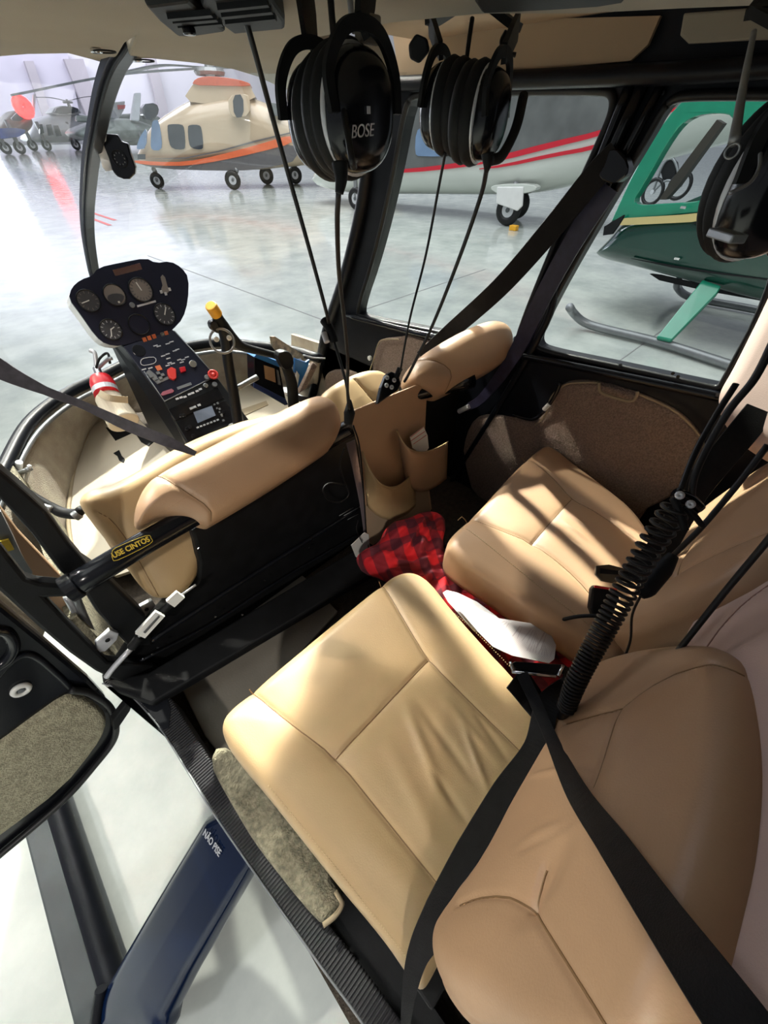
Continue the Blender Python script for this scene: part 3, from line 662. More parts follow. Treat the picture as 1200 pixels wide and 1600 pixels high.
# ---- open left rear door
DP = Y(.74)
dr = thing('door_1', W(60,1150,y=.74), 'open black cabin door with a carpeted lower pocket', 'door'); dr['kind'] = 'structure'; del dr['category']
slab('door_panel', [(-160,700),(-40,905),(0,945),(70,1003),(140,1063),(165,1090),(182,1125),(180,1155),(150,1196),(100,1250),(0,1338),(-120,1430),(-300,1300)], DP, .03, BLKG, dr, bevel=.008)
Pad('carpet_pocket', [(-60,1205),(0,1166),(50,1128),(100,1092),(122,1088),(150,1103),(167,1122),(166,1142),(150,1170),(100,1232),(0,1308),(-60,1350)], DP.off(.012), .02, .010, CARPT, dr, sm=1, n=160, nr=30, crown=.004)
tube('door_seal', [DP.off(.01).hit(p) for p in ((110,1078),(140,1083),(170,1103),(181,1130),(177,1158),(150,1194),(100,1250),(0,1336),(-60,1385))], .008, RUB, dr)
tube('pressed_rib', [DP.off(.002).hit(p) for p in ((-10,1062),(22,1030),(50,1024),(85,1050),(118,1082))], .006, BLK, dr)
tube('pressed_rib', [DP.off(.002).hit(p) for p in ((-10,985),(12,990),(22,1010),(12,1030),(-10,1045))], .010, BLKG, dr)
c = DP.off(.004).hit((33,1078)); g_ = MB().add(*ring_vf(c, (0,1,0), .012, .0055, 24, 8)).build('plug', WHP, dr, True); cyl('plug_centre', c, c-Vector((0,.004,0)), .006, ROCK, g_, 12)
slab('door_stop', [(176,1128),(198,1100),(206,1104),(203,1112),(184,1140),(178,1142)], Y(.70), .02, BLKM, dr, bevel=.003)
# posts by the left door
def ybox(name, px, y, th, m, lab, bv=.006):
    o = slab(name, px, Y(y), th, m, bevel=bv); st(o, lab); return o
ybox('trim_14', [(-80,655),(0,735),(40,768),(75,800),(110,850),(137,882),(168,903),(228,962),(240,1010),(200,1010),(150,955),(128,920),(95,895),(50,835),(0,780),(-80,700)], .74, .05, BLKM, 'black front post at the left of the crossbar')
ybox('trim_15', [(-80,790),(0,852),(42,905),(62,912),(128,918),(133,926),(100,934),(72,935),(110,975),(145,1010),(170,1035),(240,1040),(262,1062),(205,1072),(175,1062),(150,1050),(110,1022),(60,980),(0,925),(-80,860)], .72, .03, BLKM, 'black rear door post with a bracket arm')
# bulkhead below the crossbar
YB = Y(.73)
ybox('wall_left', [(300,830),(318,815),(500,700),(548,682),(600,650),(780,560),(850,620),(860,760),(700,900),(560,930),(420,1010),(235,1130),(180,1080),(170,1060),(210,1000),(255,950),(270,935),(308,914),(311,905),(312,880),(306,850)], .75, .03, BLKM, 'black bulkhead panel behind the front seats')
st(slab3('trim_16', [W(165,1062,z=.74),W(232,1050,z=.74),W(560,855,z=.74),W(640,800,z=.74),W(660,850,z=.74),W(565,905,z=.74),W(235,1100,z=.74),W(180,1078,z=.74)], (0,0,1), .03, BLKM, bevel=.006), 'black ledge at the foot of the bulkhead')
tube('trim_17', [W(u,v,y=.735) for u,v in ((238,1000),(330,940),(440,870),(560,795))], .006, BLK)['kind'] = 'structure'
tube('trim_18', [W(u,v,y=.735) for u,v in ((215,1035),(330,975),(440,905),(560,835))], .004, BLK)['kind'] = 'structure'
for i, p in enumerate(((239,1001),(246,1011),(238,1022),(224,1029),(378,960),(336,963),(413,906),(310,857),(483,856),(486,843),(398,990))):
    c = W(*p, y=.715); o = cyl('trim_%d' % (60+i), c, c-Vector((0,.003,0)), .003, CHR, None, 8, bevel=0); o['kind'] = 'structure'
# crossbar
cb = thing('crossbar', W(150,893,y=.70), 'black tubular crossbar behind the front seats with yellow belt notice', 'bar')
a = W(138,902,y=.70); b_ = W(272,822,y=.70); d = (b_-a).normalized(); e_ = W(548,668,y=.70)
tube('bar', [a-d*.04, b_, e_, W(640,618,y=.70), Vector((.55,.61,1.15))], .024, BLKG, cb, 20, 4)
bn = (CAM-(a+b_)/2); bn = (bn-d*bn.dot(d)).normalized()
ca = a.lerp(b_, .30)+bn*.0235; cbn = a.lerp(b_, .80)+bn*.0235
u_ = bn.cross(d); 
if u_.z < 0: u_ = -u_
la, lb_ = W(178,868,y=.69), W(235,842,y=.69)
pc = P3(la, lb_, la+u_)
slab('notice_plate', [(174,862),(180,855),(228,836),(236,841),(235,849),(188,874),(178,874)], Pl(a+bn*.0245, bn), .002, BLKM, cb, sm=1)
text('lettering', 'USE CINTOS', Pl(a+bn*.0255, bn).hit((178,872)), Pl(a+bn*.0255, bn).hit((235,845)), bn, YELT, cb, 1.2, up=u_, bold=.03)
tube('notice_border', [Pl(a+bn*.025, bn).hit(p) for p in ((175,866),(181,856),(228,837),(236,841),(234,850),(184,875),(176,872),(175,866))], .0006, YELT, cb, 5, 3)
cyl('bar_flange', a-d*.040, a-d*.020, .027, BLK, cb)

# ================================================================== FRONT SEATS
fs = thing('crew_chair', W(250,850,y=.85), 'tan leather front left seat with a padded roll over the crossbar', 'seat')
PF = Pl((-.2,.88,1.12), (0,-.85,.5))
Pad('backrest', [(125,792),(128,778),(145,766),(170,764),(235,730),(300,690),(400,650),(470,640),(480,760),(330,840),(312,908),(285,935),(248,942),(228,930),(190,875),(150,825)], PF, .11, .035, LEA, fs, seams=[[(152,800),(175,812),(200,845),(250,935)]], seam_mat=SEAM, n=200, nr=36)
Pad('seat_cushion', [(-.5,.93),(-.04,.93),(-.04,1.15),(-.5,1.15)], Z(.92), .12, .03, LEA2, fs, sm=1, n=120, nr=24, px=False)
tube('seam', [W(u, v, y=.815) for u, v in ((190,860),(215,893),(240,930))], .002, SEAM, fs)
PR = Pl((-.15,.70,1.19), (0,-.72,.70))
Pad('headrest_roll', [(210,826),(208,792),(222,757),(243,735),(330,690),(430,640),(490,611),(512,608),(531,620),(541,640),(543,665),(532,692),(500,714),(400,778),(336,816),(328,820),(285,804),(245,803)], PR, .11, .052, LEA2, fs, seams=[[(246,737),(285,765),(330,794),(332,812)]], seam_mat=SEAM, sm=2, n=320, nr=60, gd=.003)
st_ = MB()
for k in range(26):
    t_ = k/25; p = W(205+48*t_, 862+62*t_, y=.812); st_.add(*box_vf(p, (.010,.003,.003)))
st_.build('stitching', SEAM, fs)
fr_ = thing('crew_chair', W(600,600,y=.8), 'tan leather front right seat, its roll lit beside the right window', 'seat')
PR2 = Pl((.33,.70,1.19), (-.33,-.64,.70))
Pad('headrest_roll', [(640,596),(640,578),(650,560),(668,544),(715,515),(762,494),(785,491),(803,500),(812,520),(810,545),(792,562),(745,587),(702,609),(690,614),(665,606)], PR2, .10, .05, LEA2, fr_, seams=[[(655,556),(690,566),(708,582),(702,607)]], seam_mat=SEAM, n=240, nr=46, gd=.003)
cyl('roll_end', W(806,530,y=.70), W(822,524,y=.70), .012, GRYM, fr_)
PF2 = Pl((.25,.86,1.16), (0,-.6,.8))
Pad('backrest', [(498,622),(512,602),(555,578),(590,571),(612,583),(628,600),(632,628),(600,645),(560,672),(535,690)], PF2, .10, .03, LEA, fr_, seams=[[(556,592),(575,615),(592,634)]], seam_mat=SEAM, n=180, nr=34)
# map pocket hung over the bar
pk = thing('map_pocket', W(620,620,y=.69), 'tan leather pouch with two scooped pockets hung over the crossbar', 'pouch')
PK = Pl((.2,.66,1.1), (0,-.93,.36)); PKL = W(585,860,y=.60)
PKp = P3(W(545,655,y=.675), W(665,610,y=.675), W(580,855,y=.60))
slab('back_flap', [(546,652),(556,640),(600,622),(650,602),(662,605),(667,620),(664,680),(668,740),(675,795),(672,800),(583,852),(573,845),(570,780),(562,700),(552,665)], PKp, .006, LEA2, pk, bevel=.002)
tube('flap_binding', [PKp.off(.002).hit(p) for p in ((552,665),(562,700),(569,780),(574,848),(584,853),(630,826),(674,800))], .0022, BLKM, pk)
slab('pocket_base', [(572,790),(575,846),(583,850),(640,815),(672,797),(668,760)], PKp.off(.003), .003, HEAD2, pk)
def pouch(name, L_, R_, bL, bR, depth, m):
    # scooped pocket: top rim from L_ down to the belly and up to R_, curved outwards
    n = 24; k = 10; v = []; f = []
    for i in range(n+1):
        s_ = i/n
        top = (1-s_)**2*np.array(L_[0])+2*s_*(1-s_)*np.array(L_[1])+s_**2*np.array(R_)
        bot = (1-s_)**2*np.array(bL)+2*s_*(1-s_)*np.array(bR[0])+s_**2*np.array(bR[1])
        for j in range(k+1):
            r_ = j/k; p = top*(1-r_)+bot*r_
            out = depth*math.sin(math.pi*min(1, s_*1.0))**.6*(1-.55*r_**1.5)
            v.append(PKp.off(.004+out).hit(tuple(p)))
    for i in range(n):
        for j in range(k):
            a = i*(k+1)+j; f.append((a, a+1, a+k+2, a+k+1))
    o = mesh(name, v, f, m, pk, True); mm = o.modifiers.new('t', 'SOLIDIFY'); mm.thickness = .003
    tube('pocket_rim', [v[i*(k+1)] for i in range(n+1)], .002, LEA, o, 6, 1); return o
pouch('pocket', ((620,672),(640,730)), (700,690), (632,745), ((650,790),(698,748)), .055, LEA2)
pouch('pocket', ((566,706),(600,800)), (648,735), (573,790), ((610,835),(650,790)), .060, LEA)
ply = PKp.off(.025)
lf = thing('leaflet', ply.hit((655,690)), 'folded white leaflet with red stripes in the leather pouch', 'leaflet')
slab('sheet', [(641,683),(662,667),(668,680),(670,700),(662,712),(645,700)], ply, .002, WHP, lf)
for a in (((642,683),(661,668)), ((642,689),(664,674)), ((646,694),(666,680))):
    tube('red_line', [ply.off(.001).hit(a[0]), ply.off(.001).hit(a[1])], .0008, RED, lf, 5)

# ================================================================== FRONT COCKPIT
# tan mat with cut-outs
ZM = Z(.66)
tm = thing('floor_mat', W(200,760,z=.66), 'cream tan pilot floor mat with black cut-outs, left of the pedestal', 'floor mat')
slab('mat', [(112,868),(104,820),(106,770),(112,730),(126,690),(142,655),(160,637),(205,640),(250,690),(300,700),(420,640),(470,650),(480,760),(300,860),(180,900)], ZM, .012, TANM, tm, bevel=.004)
tube('mat_piping', [ZM.off(.002).hit(p) for p in ((124,890),(114,862),(107,815),(110,768),(117,730),(131,690),(147,657),(163,640))], .007, TRIM, tm)
for q in ([(165,668),(193,666),(206,676),(180,688)], [(212,678),(240,690),(232,697),(220,690)], [(177,708),(186,703),(190,712),(195,717),(193,723),(186,719),(183,712)]):
    slab('cutout', q, ZM.off(.003), .004, BLKM, tm)
tm2 = thing('floor_mat', W(400,660,z=.66), 'cream tan passenger floor mat right of the cyclic stick', 'floor mat')
slab('mat', [(330,660),(345,620),(380,600),(440,615),(500,640),(560,640),(560,690),(480,720),(380,720)], ZM.off(.012), .012, TANM, tm2, bevel=.004)
slab('mat_loop', [(372,630),(376,640),(416,626),(419,632),(384,648),(372,646),(366,634)], ZM.off(.016), .004, TRIM, tm2)
# raised carpet inside nose right
# instrument panel
ip = thing('instrument_console', W(300,700,z=.6), 'dark instrument panel on a sloping radio pedestal', 'instrument panel')
PI = Pl((0,1.72,1.25), (0,-.94,.34))
face = [(107,466),(112,449),(126,437),(144,431),(153,418),(190,410),(228,403),(243,411),(266,408),(284,418),(295,434),(294,470),(286,498),(270,515),(262,521),(225,530),(190,541),(166,538),(150,526),(125,490)]
slab('hood', chaikin(face,1), PI.off(-.008), .12, WHT, ip, bevel=.02)
slab('face_plate', chaikin(face,1), PI, .012, NAVYP, ip, bevel=.004)
def gauge(c, r, m, hand=None, hand2=None, ticks=12, col=WTX):
    p = PI.off(.001).hit(c); R = (PI.off(.001).hit((c[0]+r, c[1]))-p).length*.92
    g_ = MB().add(*tube_vf([p-PI.N*.004, p+PI.N*.003], [R*1.0, R*1.0], 28, 0)).build('gauge', m, ip)
    MB().add(*ring_vf(p+PI.N*.003, PI.N, R*1.02, R*.07, 32, 8)).build('bezel', BLKG, g_, True)
    if ticks:
        tk = MB()
        for k in range(ticks):
            an = 2*math.pi*k/ticks; d_ = PI.U*math.cos(an)+PI.V*math.sin(an); rot = Matrix((d_, PI.N.cross(d_), PI.N)).transposed()
            tk.add(*box_vf(p+d_*R*.80+PI.N*.0035, (R*.22, R*.055, .001), rot))
        tk.build('tick_marks', col, g_)
    for h in (hand, hand2):
        if h:
            an, ln = h; d_ = PI.U*math.cos(an)+PI.V*math.sin(an); rot = Matrix((d_, PI.N.cross(d_), PI.N)).transposed()
            MB().add(*box_vf(p+d_*R*ln*.4+PI.N*.005, (R*ln, R*.09, .001), rot)).build('needle', WHP, g_)
    return g_, p, R
gauge((138,470), 19, DIAL, (3.3,.8), None, 12, DIALG)
g_, p, R = gauge((179,461), 18, DIALG, None, None, 0)
slab('horizon_ball', [(166,463),(178,458),(194,460),(193,470),(184,477),(172,474)], PI.off(.006), .002, DIAL, g_, sm=1)
MB().add(*box_vf(PI.off(.007).hit((186,472)), (.006,.002,.006))).build('index', WHP, g_)
gauge((220,453), 19, DIALG, (1.75,.75), None, 18, DIAL)
gauge((173,515), 18, DIAL, (4.3,.8), (.35,.5), 12)
gauge((217,507), 17, NAVYP, None, None, 0)
gauge((257,491), 17, DIAL, (.95,.8), None, 12)
o = slab('slip_indicator', [(251,433),(254,429),(258,433),(262,448),(266,452),(262,458),(256,458),(252,452),(254,446)], PI.off(.003), .003, DIALG, ip, bevel=.001)
for a in ((252,456),(259,459),(265,452)): MB().add(*box_vf(PI.off(.004).hit(a), (.008,.003,.010))).build('index', WTX, o)
slab('label_strip', [(214,477),(243,469),(244,472),(215,480)], PI.off(.002), .002, WTX, ip)
c = PI.off(.002).hit((206,477)); cyl('knob', c, c+PI.N*.008, .009, GRYM, ip, 14)
for k in range(6):
    if k == 3: continue
    a = (226+7.5*k, 531-2.5*k) if k < 3 else (248+6.0*(k-3), 525-2*(k-3))
    MB().add(*box_vf(PI.off(.003).hit(a), (.013,.003,.016))).build('warning_light', ORT if k < 3 or k == 5 else ROCK, ip)
for k in range(6):
    a = (182+7*k, 426-1.8*k); MB().add(*box_vf(PI.off(.002).hit(a), (.016,.002,.020))).build('warning_light', mat('dark_red_lens', (.06,.02,.03), .3) if k == 0 else bpy.data.materials['dark_red_lens'], ip)
# pedestal upper face
pa, pb = PI.hit((196,541)), PI.hit((270,516)); pc_, pd = W(250,618,y=1.56), W(327,586,y=1.56)
PU = P3(pa, pb, (pc_+pd)/2)
q = [(190,541),(232,528),(270,515),(300,550),(339,592),(325,586),(250,618)]
uq = [(192,541),(270,515),(338,588),(257,628)]
slab('switch_plate', uq, PU, .015, NAVYP, ip, bevel=.003)
tube('plate_edge', [PU.off(.002).hit(p) for p in ((272,517),(306,553),(337,588),(257,627),(225,580))], .0025, GRYM, ip, 6, 1)
# lower pedestal (radio stack)
qa, qb = PU.hit((257,628)), PU.hit((338,588)); qc = W(340,690,y=1.40)
PLo = P3(qa, qb, qc)
slab('radio_plate', [(257,628),(338,588),(398,668),(395,690),(308,722)], PLo, .02, BLKM, ip, bevel=.003)
# pedestal body behind faces
def flo(p): return Vector((p.x, p.y+.0, .60))
L1, L2, L3, L4 = PI.off(-.02).hit((150,528)), PU.off(-.005).hit((192,541)), PU.off(-.005).hit((257,628)), PLo.off(-.005).hit((308,722))
R1, R2, R3, R4 = PI.off(-.02).hit((285,500)), PU.off(-.005).hit((270,515)), PU.off(-.005).hit((338,588)), PLo.off(-.005).hit((398,668))
bkL, bkR = Vector((L2.x-.01, 1.90, .62)), Vector((R2.x, 1.90, .62)); tL, tR = L2+Vector((-.01,.14,.02)), R2+Vector((0,.14,.02))
L4f, R4f = Vector((L4.x, L4.y, .61)), Vector((R4.x, R4.y, .61))
v = [L2, L3, L4, L4f, bkL, tL, R2, R3, R4, R4f, bkR, tR]
bev(mesh('pedestal', v, [(0,1,2,3,4,5), (6,11,10,9,8,7), (0,6,7,1), (1,7,8,2), (2,8,9,3), (5,4,10,11), (0,5,11,6), (3,9,10,4)], BLK, ip), .008)
def dot(p, pl, sz, m, name, h=.004, par=None):
    c = pl.off(h/2).hit(p); rot = Matrix((pl.U, pl.V, pl.N)).transposed(); return MB().add(*box_vf(c, (sz[0], sz[1], h), rot)).build(name, m, par or ip)
def knob(p, pl, r, h, m, name='knob'):
    c = pl.hit(p); return cyl(name, c, c+pl.N*h, r, m, ip, 16, bevel=.001)
knob((301,570), PU, .014, .012, CHR, 'key_switch')
for p in ((215,545),(219,551)): dot(p, PU, (.022,.006), WTX, 'label_mark', .001)
o = knob((217,548), PU, .022, .003, BLKG, 'small_gauge')
tube('hour_meter_frame', [PU.off(.002).hit(p) for p in ((220,564),(224,560),(240,558),(244,563),(240,568),(225,571),(220,568),(220,564))], .0015, WTX, ip, 5, 2)
for p in ((243,540),(248,541),(262,537),(268,534),(255,556),(262,553),(273,548),(277,546),(263,560),(265,567),(286,562),(292,558),(280,562),(284,566),(262,571),(270,568),(225,577),(235,575),(232,583)):
    dot(p, PU, (.016,.004), WTX, 'label_mark', .001)
for p in ((236,588),(243,592),(248,597),(254,586),(247,583),(251,591)): dot(p, PU, (.012,.010), GRYM, 'switch', .010)
dot((248,575), PU, (.018,.018), ORT, 'warning_light', .004)
o = slab('guarded_switch', [(261,577),(268,573),(275,576),(276,590),(272,593),(265,590),(262,584)], PU.off(.02), .02, REDT, ip, bevel=.003)
slab('red_switch', [(280,574),(289,572),(291,579),(283,582)], PU.off(.012), .012, RED, ip, bevel=.002)
slab('switch_guard_frame', [(244,586),(233,577),(228,582),(246,600),(264,592),(262,588),(249,594)], PU.off(.003), .003, GRYM, ip)
o = slab('red_tag', [(251,616),(254,612),(268,607),(272,610),(270,613),(254,618)], PLo.off(.012), .006, mat('faded_red_label', (.35,.10,.14), .5), ip, bevel=.001)
slab('label_strip', [(276,605),(298,597),(300,601),(278,609)], PLo.off(.003), .003, GRYM, ip)
c = PLo.off(.02).hit((333,585)); MB().add(*ring_vf(c, PLo.N, .016, .0045, 20, 8)).add(*tube_vf([c-PLo.N*.02, c+PLo.N*.002], [.012,.012], 12, 0)).build('red_ring_knob', REDT, ip, True)
for p, r in (((323,591),.010),((321,604),.009),((335,602),.010)): knob(p, PLo, r, .014, CHR if r < .01 else GRYM)
# radios
for q in ([(262,640),(340,605),(350,622),(274,657)], [(275,660),(352,625),(378,660),(300,703)], [(300,705),(385,668),(392,680),(306,716)]):
    slab('radio', q, PLo.off(.006), .02, BLKG, ip, bevel=.002)
PD = PLo.off(.009)
slab('display', [(302,644),(331,634),(337,649),(309,661)], PD, .003, LCD, ip)
for p in ((277,623),(283,621),(289,620),(296,616),(301,614),(308,611),(313,608)): dot(p, PD, (.012,.007), WTX, 'label_mark', .001)
for p in ((299,638),(304,636),(311,633)): dot(p, PD, (.012,.008), SIL, 'radio_button', .005)
for k in range(4): dot((340+3*k, 630+9*k), PD, (.008,.008), GRYM, 'radio_button', .005); dot((335+4*k, 632+6*k), PD, (.006,.006), GRYM, 'radio_button', .005)
for k in range(7): dot((309+5.2*k, 668-2.0*k), PD, (.009,.006), SIL, 'radio_button', .004)
for k in range(9): dot((304+5.6*k, 691-2.3*k), PD, (.010,.006), SIL, 'radio_button', .004)
for p in ((283,651),(288,650),(292,671),(297,668),(302,682),(349,645)): knob(p, PD, .007, .010, BLKG)

# compass hanging from the bow
cp = thing('hanging_compass', W(175,240,x=.02), 'black compass with white mount hanging on the windscreen bow', 'compass')
PC = Pl(W(182,240,x=.04), (-.45,-.85,0))
slab('housing', [(163,212),(166,209),(183,210),(190,221),(200,224),(204,240),(212,262),(211,272),(203,280),(193,280),(183,276),(176,268),(170,248),(161,225)], PC, .025, BLKG, cp, sm=0, bevel=.006)
slab('white_shell', [(148,220),(158,222),(165,226),(176,266),(166,268),(160,262)], PC.off(-.012), .02, WHT, cp, bevel=.005)
slab('mount', [(149,205),(156,203),(166,208),(165,222),(157,222),(151,214)], PC.off(.005), .02, WHP, cp, bevel=.003)
slab('bracket', [(144,180),(166,172),(163,182),(162,200),(152,208),(146,196)], PC.off(-.005), .02, BLKM, cp)
c = PC.off(.001).hit((187,248)); g_ = MB().add(*ring_vf(c, PC.N, .017, .002, 24, 6)).build('dial_ring', BLK, cp, True)
for k in range(10):
    an = k*.628; MB().add(*box_vf(c+(PC.U*math.cos(an)+PC.V*math.sin(an))*.012, (.002,.001,.003))).build('mark', GRYM, g_)

# fire extinguisher in a cloth holder
fe = thing('fire_extinguisher', W(165,640,z=.62), 'red fire extinguisher in a beige cloth holder left of the pedestal', 'fire extinguisher')
t0 = W(190,650,t=1.33); t1 = W(158,570,t=1.36); ax = (t1-t0).normalized()
cyl('cloth_sleeve', t0-ax*.03, W(168,620,t=1.335), .050, TANM, fe, 28, r2=.040, bevel=.006)
ca_ = W(163,606,t=1.33)
MB().add(*tube_vf([ca_-ax*.03, ca_+ax*.015, ca_+ax*.040, ca_+ax*.052], [.038,.038,.031,.012], 24, 3)).build('bottle', RED, fe, True)
MB().add(*tube_vf([W(163,606,t=1.33)-ax*.022, W(163,606,t=1.33)-ax*.004], [.0385,.0385], 24, 0)).build('label_band', SIL, fe)
va = ca_+ax*.052
cyl('valve', va, va+ax*.03, .012, CHR, fe); tube('valve_lever', [va+ax*.03, W(148,552,t=1.33), W(141,548,t=1.33)], .007, SIL, fe)
tube('valve_lever', [va+ax*.025, W(168,562,t=1.32), W(175,560,t=1.32)], .006, GRYM, fe)
ribbon('strap', [W(155,614,t=1.29), W(172,622,t=1.27), W(200,625,t=1.30)], .022, .003, CAM-ca_, TRIM, fe)
tube('hose', [W(150,575,t=1.33), W(156,560,t=1.33), W(168,552,t=1.33), W(172,568,t=1.33)], .004, BLKM, fe)

# cyclic stick
cy = thing('cyclic_stick', W(365,690,y=1.25), 'black cyclic stick with T grip and yellow end cap', 'control stick')
yc = 1.22
tube('stick', [W(374,672,y=yc), W(366,620,y=yc), W(357,570,y=yc), W(352,530,y=yc), W(347,508,y=yc)], [.019,.017,.016,.016,.018], BLK, cy, 14)
MB().add(*tube_vf([W(366,700,y=yc+.03), W(368,668,y=yc)], [.055,.026], 24, 0)).build('boot', BLKM, cy, True)
MB().add(*ring_vf(W(368,667,y=yc), (0,0,1), .024, .003, 20, 6)).build('boot_ring', GRYM, cy, True)
a_ = W(336,488,y=yc-.02)
tube('grip_bar', [a_, W(345,505,y=yc), W(362,527,y=yc), W(378,541,y=yc), W(405,549,y=yc), W(432,556,y=yc), W(444,562,y=yc)], [.014,.019,.016,.013,.012,.014], BLKM, cy, 14)
cyl('end_cap', W(329,477,y=yc-.03), W(339,492,y=yc-.02), .017, YEL, cy, 20, bevel=.003)
tube('right_grip', [W(440,560,y=yc-.01), W(449,578,y=yc-.02), W(456,600,y=yc-.03), W(459,636,y=yc-.04)], [.014,.018,.020,.021], BLKM, cy, 14)
slab('grip_head', [(433,552),(450,548),(458,556),(460,572),(448,580),(440,572)], Y(yc-.05), .03, BLK, cy, sm=1, bevel=.005)
MB().add(*ring_vf(W(347,533,y=yc-.03), CAM-W(347,533,y=yc), .034, .0035, 28, 8)).build('ring', GRYM, cy, True)
for p in ((338,530),(358,528)): c = W(*p, y=yc-.04); MB().add(*ring_vf(c, (0,-1,.4), .004, .004, 12, 8)).build('button', WHP, cy, True)
slab('trigger', [(328,505),(334,500),(342,506),(344,522),(337,520),(330,514)], Y(yc-.02), .02, BLKG, cy, sm=1, bevel=.004)
tube('pivot_rod', [W(370,607,y=yc), W(402,589,y=yc-.0)], .010, GRYM, cy)

# blue manuals in the right front pocket
yb = 1.30
m1 = thing('manual', W(430,600,y=yb), 'blue and navy boxed manual standing right of the cyclic stick', 'book')
slab('cover', [(396,556),(402,552),(433,566),(448,640),(452,632),(446,580),(448,642),(440,636),(398,611)][:0] or [(397,558),(437,574),(448,632),(446,634),(398,606)], Y(yb), .05, BLKG, m1, bevel=.002)
slab('top_edge', [(397,558),(402,552),(436,565),(437,574)], Y(yb-.004), .05, BLUB, m1, bevel=.001)
slab('front_flap', [(397,598),(446,623),(450,632),(447,633),(397,606)], Y(yb-.006), .005, NBLU, m1)
slab('kraft_label', [(413,571),(429,576),(431,598),(415,592)], Y(yb-.006), .004, BROWN, m1)
slab('label_strip', [(432,578),(435,579),(439,602),(435,601)], Y(yb-.006), .004, GRYM, m1)
m2 = thing('manual', W(470,590,y=yb), 'blue folder leaning in the pocket beside the right windscreen post', 'book')
slab('cover', [(461,560),(478,566),(484,562),(468,615),(462,618),(466,585),(460,582)], Y(yb+.02), .01, BLUB, m2)
slab('pages', [(464,580),(468,586),(463,616),(458,618)], Y(yb+.015), .008, WHP, m2)
m3 = thing('map_sheet', W(450,560,y=yb+.1), 'brown and white printed card sticking up behind the manuals', 'card')
slab('sheet', [(422,526),(430,526),(476,556),(470,572),(462,576),(446,566),(424,540)], Y(yb+.1), .004, mat('printed_card', (.42,.30,.16), .6, var=.5, vs=40), m3)
slab('white_corner', [(461,562),(470,560),(474,566),(466,574)], Y(yb+.09), .003, WHP, m3)
pp = thing('door_pocket', W(480,600,y=yb+.05), 'brown carpet door pocket beside the manuals', 'pocket')
slab('pocket_face', [(474,600),(490,566),(496,572),(480,606),(466,616)], Y(yb-.03), .02, CARP, pp, bevel=.004)
tube('wire_rail', [W(474,555,y=yb), W(490,559,y=yb), W(508,560,y=yb)], .003, SIL, pp)
# carpets on the right wall (front)
ct = thing('carpet_panel', W(620,560,x=.680), 'brown carpet panel with bound edge below the right front window', 'carpet')
Pad('carpet', [(583,585),(580,562),(590,540),(596,530),(622,528),(640,524),(668,535),(690,540),(690,600),(620,610)], X(.685), .012, .008, CARP, ct, sm=1, n=100, nr=16, crown=0)
Pad('carpet', [(508,610),(506,590),(515,580),(540,578),(560,585),(560,620),(520,622)], X(.680), .012, .008, CARP, ct, sm=1, n=80, nr=14, crown=0)
tube('bound_edge', [X(.672).hit(p) for p in ((574,588),(583,565),(590,540),(598,531),(622,530))], .003, TRIM, ct, 6)
c = W(579,559,x=.670); cyl('snap', c, c-Vector((.01,0,0)), .010, WHP, ct, 14)
# door hardware front left
hw = thing('door_latch', W(40,730,x=-.6), 'small metal latch arm on the left windscreen rim', 'latch')
tube('arm', [W(24,742,z=.90), W(48,732,z=.92)], .008, GRYM, hw); tube('arm', [W(46,728,z=.93), W(42,745,z=.88), W(36,764,z=.86)], .006, SIL, hw)
cyl('pin', W(30,722,z=.93), W(29,733,z=.90), .010, SIL, hw); tube('arm', [W(20,752,z=.88), W(36,764,z=.86)], .006, BLKM, hw)
hs = thing('collective_lever', W(100,790,y=.95), 'black jointed lever running to the front left seat', 'lever')
tube('tube', [W(40,770,y=1.10), W(68,785,y=1.07), W(95,800,y=1.04), W(118,803,y=1.0), W(128,795,y=.99)], [.012,.010,.013,.013,.010], BLKM, hs)
tube('joint', [W(66,792,y=1.04), W(80,796,y=1.03)], .009, GRYM, hs); cyl('clamp', W(116,808,y=.99), W(124,802,y=.99), .012, GRYM, hs)
# tan strip and chrome slide left of the posts
sb = thing('side_trim_strip', W(50,870,y=.95), 'saddle tan edge strip behind the left door posts', 'trim')
slab('strip', [(-60,730),(0,792),(30,832),(95,900),(125,960),(172,1005),(178,1045),(120,1005),(60,935),(0,850),(-60,790)], Y(.85), .02, LEA2, sb, bevel=.004)
sk = thing('seat_belt_stalk', W(20,850,y=.84), 'grey belt stalk with a yellow tag behind the left door posts', 'belt')
ribbon('stalk', [W(-12,800,y=.83), W(6,835,y=.83), W(24,872,y=.83), W(40,898,y=.83)], .022, .008, (0,-1,.3), GRYM, sk)
ribbon('tag', [W(2,845,y=.82), W(11,861,y=.82)], .020, .004, (0,-1,.3), YELT, sk)
hsx = thing('braided_hose', W(125,970,y=.82), 'pair of braided metal hoses beside the white bracket', 'hose')
tube('hose', [W(104,932,y=.82), W(122,965,y=.82), W(140,1000,y=.82)], .007, SIL, hsx); tube('hose', [W(118,930,y=.815), W(128,955,y=.815), W(150,1003,y=.815)], .008, GRYM, hsx)
for i, q in enumerate(([(150,1005),(172,985),(186,990),(183,1000),(165,1018),(152,1020)], [(212,952),(238,938),(246,950),(222,966)])):
    b2 = thing('belt_bracket', W(*q[0], y=.8), ('silver bracket at the foot of the post, lower of two', 'silver bracket beside the black bulkhead, upper of two')[i], 'bracket', 'silver belt brackets')
    slab('plate', q, Y(.79 if i else .73), .012, SIL, b2, bevel=.002)
    c = Y(.785 if i else .725).hit((168,1000) if i == 0 else (229,952)); cyl('hole', c, c-Vector((0,.002,0)), .005, BLKM, b2, 12, bevel=0)
lt = thing('gas_strut', W(240,960,y=.69), 'chrome rod with two white labelled sleeves on the bulkhead', 'strut')
